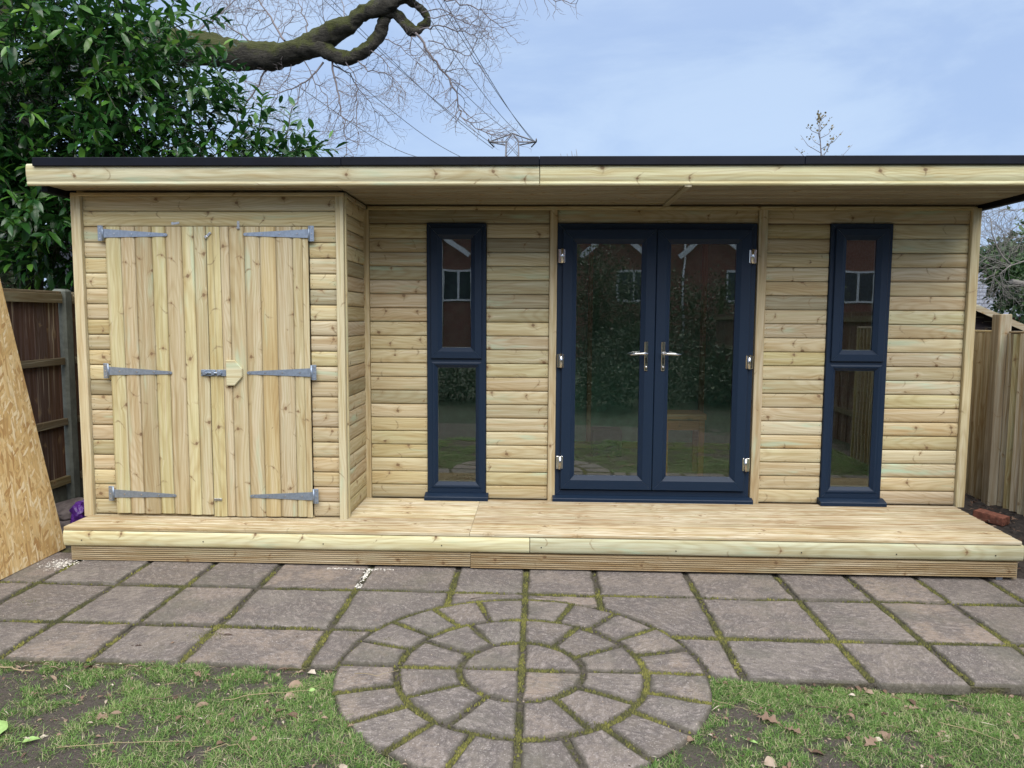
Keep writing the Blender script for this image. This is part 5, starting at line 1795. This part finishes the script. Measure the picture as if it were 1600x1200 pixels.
def scatter_leaves(name, parent, P, D, size, tint, mat, single_quad=True, **t):
    FRm = frames(D, np.array([0, 0, 1.0]) + nrng.normal(0, .6, (len(P), 3)))
    QV = np.array([(0, 0, 0), (.5, .38, .06), (1, 0, -.1), (.5, -.38, .06)])
    vv = P[:, None, :] + np.einsum('nij,kj->nki', FRm, QV) * size[:, None, None]
    ff = np.arange(len(P) * 4).reshape(-1, 4)
    me = np_mesh(name, vv.reshape(-1, 3), ff, mat, False)
    set_attr(me, 'tint', np.repeat(np.clip(tint, 0, 1), 4))
    o = bpy.data.objects.new(name, me)
    attach(o, parent, Matrix.Identity(4))
    return tag(o, **t)


def blob_points(lobes, n_per):
    Ps, Ds = [], []
    for (c, r, n) in lobes:
        n = int(n * n_per)
        # clumps inside the lobe
        nc_ = max(6, n // 26)
        u = nrng.normal(size=(nc_, 3)); u /= np.linalg.norm(u, axis=1, keepdims=True)
        cc = np.array(c) + u * np.array(r) * (nrng.random((nc_, 1)) ** .45)
        idx = nrng.integers(0, nc_, n)
        p = cc[idx] + nrng.normal(0, .13, (n, 3)) * np.array(r).mean()
        d = (p - np.array(c)) / np.array(r) + nrng.normal(0, .6, (n, 3))
        Ps.append(p); Ds.append(d)
    return np.concatenate(Ps), np.concatenate(Ds)


# ---- right hand background: ivy clad tree, bare tree, houses
ivy = empty('ivy_tree', (11.2, 11.0, -.4), 'ivy covered evergreen tree above the right fence', 'tree')
P, D = blob_points([((10.6, 10.5, 2.4), (1.1, 1.0, 1.0), 900), ((11.6, 10.8, 2.0), (1.1, 1.0, 1.2), 900), ((9.75, 10.3, 2.75), (.55, .6, .35), 350), ((12.6, 11.0, 2.6), (1.2, 1.0, 1.2), 900), ((11.4, 11.2, 3.0), (1.1, .9, .6), 600), ((10.9, 10.8, 1.2), (.9, .9, .9), 500), (tuple(at(1572, 425, 9.6)), (.42, .5, .38), 420), (tuple(at(1592, 460, 9.4)), (.40, .5, .42), 420), (tuple(at(1545, 400, 9.8)), (.28, .4, .22), 200)], 2.2)
scatter_leaves('foliage', ivy, P, D, nrng.uniform(.07, .14, len(P)), .45 + .25 * nrng.normal(size=len(P)), M_ivy, kind='stuff')
q = MB(); q.tube([(11.2, 11, -.5), (11.1, 11, 1), (11.3, 11, 2.6), (11.0, 11, 3.2)], [.25, .2, .14, .06], 10)
q.build('trunk', M_bark, ivy, M=Matrix.Identity(4))
bare = empty('bare_tree', (9.6, 8.0, -.4), 'pale leafless tree in front of the ivy beyond right fence', 'tree')
oak_tw = tw
tw = MB()
btr = MB()
btr.tube([(9.6, 8.0, -.4), (9.5, 8.0, 1.0), (9.3, 7.9, 1.9), tuple(at(1580, 440, 7.8))], [.12, .09, .06, .045], 8)


def bbranch(path, r0, r1, y):
    pts = [at(p[0], p[1], y) for p in path]
    btr.tube(pts, [.55 * r0 + (.55 * r1 - .55 * r0) * i / (len(pts) - 1) for i in range(len(pts))], 6)
    for i in range(1, len(pts)):
        for s_ in range(4):
            d = (pts[i] - pts[i - 1]).normalized()
            dd_ = Matrix.Rotation(rng.choice((-1, 1)) * rng.uniform(.4, 1.2), 3, Vector((0, 1, 0))) @ d
            twig(pts[i].lerp(pts[i - 1], rng.random()), dd_, rng.uniform(.3, .8), .005, 2, .0)


bbranch([(1580, 414), (1566, 400), (1557, 384), (1550, 364), (1548, 340)], .035, .012, 7.8)
bbranch([(1580, 414), (1572, 420), (1562, 428), (1566, 440), (1571, 456)], .022, .010, 7.7)
bbranch([(1600, 408), (1576, 416), (1556, 410), (1545, 402), (1528, 404)], .02, .008, 7.9)
bbranch([(1620, 350), (1590, 352), (1570, 368), (1556, 384)], .02, .008, 8.0)
bbranch([(1610, 320), (1590, 330), (1570, 326), (1545, 340), (1525, 336)], .016, .006, 8.2)
bbranch([(1556, 420), (1553, 432), (1550, 440)], .014, .006, 7.7)
bbranch([(1640, 380), (1612, 372), (1588, 372), (1566, 366)], .02, .007, 8.1)
btr.build('trunk', M_palebark, bare, M=Matrix.Identity(4))
tw.build('twigs', M_palebark, bare, M=Matrix.Identity(4))


def pitched(name, parent, x0, x1, y0, y1, ze, zr, th_, mat, along='X', over=.15):
    """two roof slopes; ridge along X or Y"""
    q = MB()
    if along == 'X':
        ym = (y0 + y1) / 2
        for (a, b) in ((y0 - over, ym), (y1 + over, ym)):
            q.add([(x0 - over, a, ze), (x1 + over, a, ze), (x1 + over, b, zr), (x0 - over, b, zr), (x0 - over, a, ze + th_), (x1 + over, a, ze + th_), (x1 + over, b, zr + th_), (x0 - over, b, zr + th_)], [(3, 2, 1, 0), (4, 5, 6, 7), (0, 1, 5, 4), (1, 2, 6, 5), (2, 3, 7, 6), (3, 0, 4, 7)])
    else:
        xm = (x0 + x1) / 2
        for (a, b) in ((x0 - over, xm), (x1 + over, xm)):
            q.add([(a, y0 - over, ze), (a, y1 + over, ze), (b, y1 + over, zr), (b, y0 - over, zr), (a, y0 - over, ze + th_), (a, y1 + over, ze + th_), (b, y1 + over, zr + th_), (b, y0 - over, zr + th_)], [(3, 2, 1, 0), (4, 5, 6, 7), (0, 1, 5, 4), (1, 2, 6, 5), (2, 3, 7, 6), (3, 0, 4, 7)])
    return q.build(name, mat, parent)


# brown shed beyond the right fence: gable towards us, roof edge sloping down to the right
sh = empty('brown_shed', (5.9, 6.9, -.4), 'dark brown neighbouring shed with sloping roof edge behind right fence', 'shed')
q = MB()
for z in np.arange(-.35, 1.35, .13):
    pass
zr, ze = 1.62, 1.16
xm, xa, xb = 6.45, 5.3, 7.6
q.add([(xa, 6.1, -.4), (xb, 6.1, -.4), (xb, 6.1, ze), (xm, 6.1, zr), (xa, 6.1, ze), (xa, 8.3, -.4), (xb, 8.3, -.4), (xb, 8.3, ze), (xm, 8.3, zr), (xa, 8.3, ze)],
      [(0, 1, 2, 3, 4), (9, 8, 7, 6, 5), (1, 6, 7, 2), (5, 0, 4, 9)])
shw = q.build('wall', M_darkwood, sh)
for z in np.arange(.60, 1.56, .125):
    hw = (xb - xm) if z + .12 < ze else (xb - xm) * max(.05, (zr - z - .12) / (zr - ze))
    board('cladding_board', shw, 2 * hw, [(-.06, -.022), (.06, -.008), (.06, 0), (-.06, 0)], place(xm, 6.098, z + .06, 'H'), M_darkwood, True)
rfs = pitched('roof', sh, xa, xb, 6.0, 8.35, ze - .02, zr + .03, .035, M_slateroof, 'Y', .12)
bgb = MB()
for sgn in (-1, 1):
    a = Vector((xm, 5.86, zr + .02)); b = Vector((xm + sgn * 1.3, 5.86, ze - .06))
    d = (b - a); nrm = Vector((-d.z, 0, d.x)).normalized() * .045
    bgb.add([a + nrm, b + nrm, b - nrm, a - nrm, a + nrm + Vector((0, .02, 0)), b + nrm + Vector((0, .02, 0)), b - nrm + Vector((0, .02, 0)), a - nrm + Vector((0, .02, 0))], [(0, 1, 2, 3), (7, 6, 5, 4), (0, 4, 5, 1), (1, 5, 6, 2), (2, 6, 7, 3), (3, 7, 4, 0)])
bgb.build('bargeboard', M_post, sh)
# grey tiled house roof behind it
gh = empty('grey_roofed_house', (16.0, 22.0, -.4), 'far house with pale grey tiled roof seen under the ivy tree', 'house')
q = MB(); q.box(9.5, 21, 18.6, 26, -.4, 1.6); q.build('wall', M_brickwall, gh)
q = MB(); q.add([(9, 18.2, 1.5), (21.5, 18.2, 1.5), (21.5, 22.3, 3.9), (9, 22.3, 3.9), (21.5, 26.4, 1.5), (9, 26.4, 1.5)], [(0, 1, 2, 3), (3, 2, 4, 5)])
M_greytile = plain('grey_roof_tiles', (.19, .205, .25), .8, nscale=5, namt=.3)
ghr = q.build('roof', M_greytile, gh)
dirv = Vector((0, 4.1, 2.4)).normalized()
for k in range(16):
    for c_ in range(12):
        p0 = Vector((12.2 + c_ * .32 + (.16 if k % 2 else 0), 18.2, 1.5)) + dirv * (k * .26)
        tm = MB()
        nrm = Vector((0, -dirv.z, dirv.y))
        for w_ in (0,):
            a = p0 + nrm * .012; b = p0 + Vector((.31, 0, 0)) + nrm * .012
            tm.add([a + nrm * .025, b + nrm * .025, b + dirv * .28 + nrm * .004, a + dirv * .28 + nrm * .004, a, b], [(0, 1, 2, 3), (4, 5, 1, 0)])
        tm.build('roof_tile', M_greytile, ghr)

# neighbour's dark roof behind the left fence
nl = empty('dark_shed', (-5.6, 3.4, -.4), 'black slate roofed outbuilding in shade behind the left fence', 'shed')
q = MB(); q.box(-7.4, -4.72, 2.2, 5.2, -.4, 1.62); q.build('wall', M_darkwood, nl)
q = MB()
q.add([(-7.7, 1.9, 2.55), (-5.75, 1.9, 2.30), (-4.42, 1.9, 1.55), (-4.42, 5.4, 1.55), (-5.75, 5.4, 2.30), (-7.7, 5.4, 2.55), (-7.7, 1.9, 2.47), (-5.75, 1.9, 2.22), (-4.42, 1.9, 1.47)], [(0, 1, 4, 5), (1, 2, 3, 4), (6, 7, 1, 0), (7, 8, 2, 1)])
q.build('roof', M_slateroof, nl)
q = MB(); q.tube([(-5.75, 1.88, 2.27), (-4.40, 1.88, 1.52)], .03, 6); q.build('bargeboard', M_epdm, nl)
# deep evergreen hedge behind, so that no sky shows low down on the left
hd_ = empty('evergreen_hedge', (-7, 6.3, -.4), 'dark evergreen hedge in shadow behind the laurel', 'hedge')
P, D = blob_points([((-9.5, 6.2, 1.6), (2.6, .7, 2.2), 1200), ((-6.6, 6.0, 1.2), (2.0, .7, 1.6), 1000), ((-4.6, 5.6, .9), (1.0, .6, 1.0), 500)], 3)
scatter_leaves('foliage', hd_, P, D, nrng.uniform(.14, .26, len(P)), .25 + .2 * nrng.normal(size=len(P)), M_hedge, kind='stuff')
q = MB(); q.tube([(-6.6, 6.2, -.5), (-6.6, 6.2, 2)], [.09, .05], 8); q.tube([(-9.5, 6.3, -.5), (-9.4, 6.3, 3)], [.1, .05], 8); q.build('trunk', M_stem, hd_, M=Matrix.Identity(4))

# small leafy tree top behind the roof on the right, and faint twigs in the middle
sp_ = empty('young_tree', (4.25, 6.0, -.4), 'slim young tree top with sparse leaves showing above the roof', 'tree')
q = MB()
top = at(1281, 181, 6)
q.tube([(4.3, 6.05, -.4), (4.28, 6.02, 2.6), tuple(at(1283, 240, 6)), tuple(at(1281, 212, 6)), tuple(top)], [.04, .022, .010, .007, .003], 6)
P, D = [], []
for k in range(15):
    t = k / 14
    c = at(1283, 262, 6).lerp(top, t)
    a = k * 2.4
    L = .40 * (1 - t) + .05
    tip = c + Vector((math.cos(a) * L, math.sin(a) * L, L * .75))
    mid = c.lerp(tip, .5) + Vector((math.cos(a) * L * .12, 0, -L * .07))
    q.tube([c, mid, tip], [.005, .004, .002], 4)
    for j in range(6):
        s_ = .3 + .7 * rng.random()
        P.append(list(c.lerp(tip, s_) + Vector((rng.gauss(0, .02), rng.gauss(0, .02), rng.gauss(0, .02))))); D.append([rng.gauss(0, 1), rng.gauss(0, 1), .6 + rng.random()])
for j in range(14):
    P.append(list(top + Vector((rng.gauss(0, .025), rng.gauss(0, .025), -rng.random() * .14)))); D.append([rng.gauss(0, .6), rng.gauss(0, .6), 1])
q.build('trunk', M_twig, sp_, M=Matrix.Identity(4))
scatter_leaves('leaves', sp_, np.array(P), np.array(D), nrng.uniform(.03, .055, len(P)), nrng.random(len(P)), M_budleaf, kind='stuff')
ft = empty('distant_tree', (.9, 20, -.4), 'tips of a distant bare tree just above the roof line', 'tree')
q = MB()
for (px_, py_) in ((876, 240), (886, 240), (893, 236), (900, 233), (898, 241)):
    t_ = at(px_, py_, 20)
    q.tube([(t_.x, 20, 2.0), (t_.x + .1, 20, t_.z - .6), tuple(t_)], [.05, .02, .006], 4)
q.tube([(at(888, 240, 20).x, 20, -.4), (at(888, 240, 20).x, 20, 3)], [.2, .08], 8)
q.build('trunk', M_palebark, ft, M=Matrix.Identity(4))

# ---- pylon and lines
py = empty('electricity_pylon', (-6.7, 180, -.4), 'lattice electricity pylon top far behind the roof', 'pylon')
Y0 = 180
q = MB()
px4 = lambda p: Vector(at(p[0], p[1], Y0))
zc_ = px4((800, 221)).z
xl_, xr_ = px4((764, 221)).x, px4((838, 220)).x
xa_, xb_ = px4((790, 225)).x, px4((811, 225)).x
xm_ = (xa_ + xb_) / 2
hw = (xb_ - xa_) / 2
for sy in (-1, 1):
    for sx in (-1, 1):
        q.tube([(xm_ + sx * (hw + 3.5), Y0 + sy * (hw + 3.5), -.4), (xm_ + sx * hw, Y0 + sy * hw, zc_ - 6), (xm_ + sx * hw * .9, Y0 + sy * hw * .9, zc_)], [.22, .16, .14], 4)
        q.tube([(xm_ + sx * hw * .9, Y0 + sy * hw * .9, zc_), (xm_, Y0, zc_ + 1.9)], .12, 4)
zz = 0
z = zc_
while z > 2:
    f_ = lambda zq: hw * .95 + 3.5 * max(0, (zc_ - 6 - zq)) / (zc_ - 6)
    h0, h1 = f_(z), f_(z - 3.4)
    for sy in (-1, 1):
        q.tube([(xm_ - h0, Y0 + sy * h0, z), (xm_ + h1, Y0 + sy * h1, z - 3.4)], .08, 3)
        q.tube([(xm_ + h0, Y0 + sy * h0, z), (xm_ - h1, Y0 + sy * h1, z - 3.4)], .08, 3)
    for sx in (-1, 1):
        q.tube([(xm_ + sx * h0, Y0 - h0, z), (xm_ + sx * h1, Y0 + h1, z - 3.4)], .08, 3)
    z -= 3.4
q.build('tower', M_steel, py, M=Matrix.Identity(4))
for (xe, xi) in ((xl_, xa_), (xr_, xb_)):
    q = MB()
    for sy in (-1, 1):
        q.tube([(xe, Y0, zc_ - .1), (xi, Y0 + sy * hw, zc_ - .5)], .17, 4)
        q.tube([(xe, Y0, zc_ - .1), (xm_, Y0 + sy * .2, zc_ + 1.9)], .16, 4)
        for k in range(1, 4):
            t = k / 4
            q.tube([(xe + (xi - xe) * t, Y0 + sy * hw * t, zc_ - .1 - .4 * t), (xe + (xm_ - xe) * (t - .12), Y0, zc_ - .1 + 2.0 * (t - .12))], .06, 3)
    q.build('cross_arm', M_steel, py, M=Matrix.Identity(4))
    for dy, dz in ((-1.6, .2), (1.2, -1.2)):
        q = MB(); s_ = -1 if xe == xl_ else 1
        q.tube([(xe, Y0, zc_ - .1), (xe + s_ * (-.0 if dz > 0 else -1.2), Y0 + dy, zc_ + dz * .9)], .17, 6)
        q.build('insulator', M_insul, py, M=Matrix.Identity(4))
lines = [((833, 221), (760, 105), .55), ((812, 210), (735, 110), .5), ((800, 210), (690, 100), .5), ((765, 222), (590, 68), .5), ((770, 232), (620, 92), .5), ((720, 245), (610, 162), .75), ((655, 246), (560, 190), .75), ((836, 222), (748, 92), .55)]
lbl = ['uppermost thin power line rising steeply left from right pylon arm', 'thin power line rising left from the pylon peak', 'faint power line left of the peak line', 'long thin power line rising left from left pylon arm', 'second power line just under left arm line', 'thin power line slanting over the roof left of the pylon', 'lowest power line nearest to laurel, slanting over the roof', 'power line right beside the uppermost one from right pylon arm']
for (a, b, k), lb in zip(lines, lbl):
    p0 = Vector(at(a[0], a[1], Y0 - 1))
    p1 = Vector(at(2 * b[0] - a[0], 2 * b[1] - a[1], 60))
    q = MB()
    pts = []
    # straight in the picture between a and its end, with a gentle sag in space
    for i in range(15):
        t = i / 14
        pts.append(p0.lerp(p1, t) + Vector((0, 0, -1.0 * math.sin(PI * t))))
    q.tube(pts, [.085 - .045 * i / 14 for i in range(15)], 4, cap=False)
    q.build('power_line', M_wire, None, M=Matrix.Identity(4), label=lb, cat='power line', group='power lines running to the pylon')

# ================================================================== BEHIND THE CAMERA (mirrored in the glass)
bh = empty('brick_house', (0, -30, -.4), 'red brick house with white gables and windows mirrored in the glass', 'house')
q = MB(); q.box(-16, 18, -38, -28, -.4, 5.4); q.build('wall', M_brickwall, bh)
pitched('roof', bh, -16, 18, -38, -28, 5.3, 8.6, .12, M_slateroof, 'X', .3)
for x in (-11, -3.6, 4.2, 9.0, 14.0):
    for z in (2.75,):
        w = MB()
        w.add([], [])
        fr_ = ring_frame(x - .75, x + .75, z - .6, z + .75, [(0, .02), (0, .08), (.09, .08), (.09, .02)])
        fr_.v = [(p[0], -28 + p[1], p[2]) for p in fr_.v]
        fr_.box(x - .05, x + .05, -27.98, -27.93, z - .55, z + .7)
        wf = fr_.build('window', M_white, bh)
        w = MB(); w.box(x - .67, x + .67, -27.995, -27.97, z - .52, z + .67); w.build('pane', M_winglass, wf)
for x in (-4.6, 3.3, 7.6):
    q = MB()
    for sgn in (-1, 1):
        a = Vector((x, -27.6, 5.3)); b = Vector((x + sgn * 1.5, -27.6, 4.1))
        d = b - a; n_ = Vector((-d.z, 0, d.x)).normalized() * .11
        q.add([a + n_, b + n_, b - n_, a - n_, a + n_ + Vector((0, -.05, 0)), b + n_ + Vector((0, -.05, 0)), b - n_ + Vector((0, -.05, 0)), a - n_ + Vector((0, -.05, 0))], [(0, 1, 2, 3), (7, 6, 5, 4), (0, 4, 5, 1), (1, 5, 6, 2), (2, 6, 7, 3), (3, 7, 4, 0)])
    q.build('bargeboard', M_white, bh)
for x in (-4.35, -3.0, 6.4):
    q = MB(); q.tube([(x, -27.9, -.3), (x, -27.9, 5.2)], .05, 8); q.build('drainpipe', M_white, bh)

hg = empty('garden_conifers', (2.5, -15, -.4), 'dense dark garden conifers mirrored in the french doors', 'conifers')
P, D = blob_points([((1.6, -15, 1.5), (1.1, .9, 2.1), 1100), ((3.3, -15.5, 1.2), (1.2, .9, 1.8), 1000), ((5.0, -15.2, 1.0), (1.2, .9, 1.6), 900), ((2.4, -14.6, .5), (1.2, .7, 1.0), 700), ((7.5, -15.5, 1.0), (1.6, .9, 1.6), 800)], 6)
scatter_leaves('foliage', hg, P, D, nrng.uniform(.045, .10, len(P)), .5 + .25 * nrng.normal(size=len(P)), M_hedge, kind='stuff')
q = MB()
for x in (1.6, 3.3, 5.0, 7.5):
    q.tube([(x, -15.2, -.5), (x, -15.2, 2.2)], [.12, .05], 8)
q.build('trunk', M_bark, hg, M=Matrix.Identity(4))
ls = empty('added_shrubs', (1.5, -9.6, -.3), 'low dark shrubs added to darken the ground mirrored in the french doors', 'shrubs')  # added planting: darkens the reflected ground and breaks up the line below the conifers
P, D = blob_points([((1.2, -8.6, .05), (1.3, 1.0, .42), 700), ((3.6, -9.6, .15), (1.5, 1.1, .62), 900), ((-1.4, -9.2, .0), (1.3, 1.0, .45), 600), ((5.6, -8.2, .0), (1.2, .9, .5), 500), ((2.2, -11.6, .4), (1.8, 1.0, .8), 900), ((-3.4, -11.0, .1), (1.4, 1.0, .6), 500)], 4)
scatter_leaves('foliage', ls, P, D, nrng.uniform(.05, .11, len(P)), .35 + .25 * nrng.normal(size=len(P)), M_hedge, kind='stuff')
gf = empty('garden_boundary_fence', (8.2, -12, -.4), 'brown garden fence mirrored in the right window', 'fence')
for k in range(64):
    z1 = 1.5
    board('fence_board', gf, 1.9, flat(.148, .015, .002), Matrix.Translation((4.35 + rng.uniform(-.004, .004), -3.3 - .15 * k, .55)) @ Euler((0, 0, -PI / 2)).to_matrix().to_4x4() @ Euler((0, -PI / 2, 0)).to_matrix().to_4x4(), M_fencebrown, True)
for z in (.1, .75, 1.4):
    q = MB(); q.box(4.30, 4.333, -13.0, -3.2, z - .035, z + .035); q.build('rail', M_rail, gf)
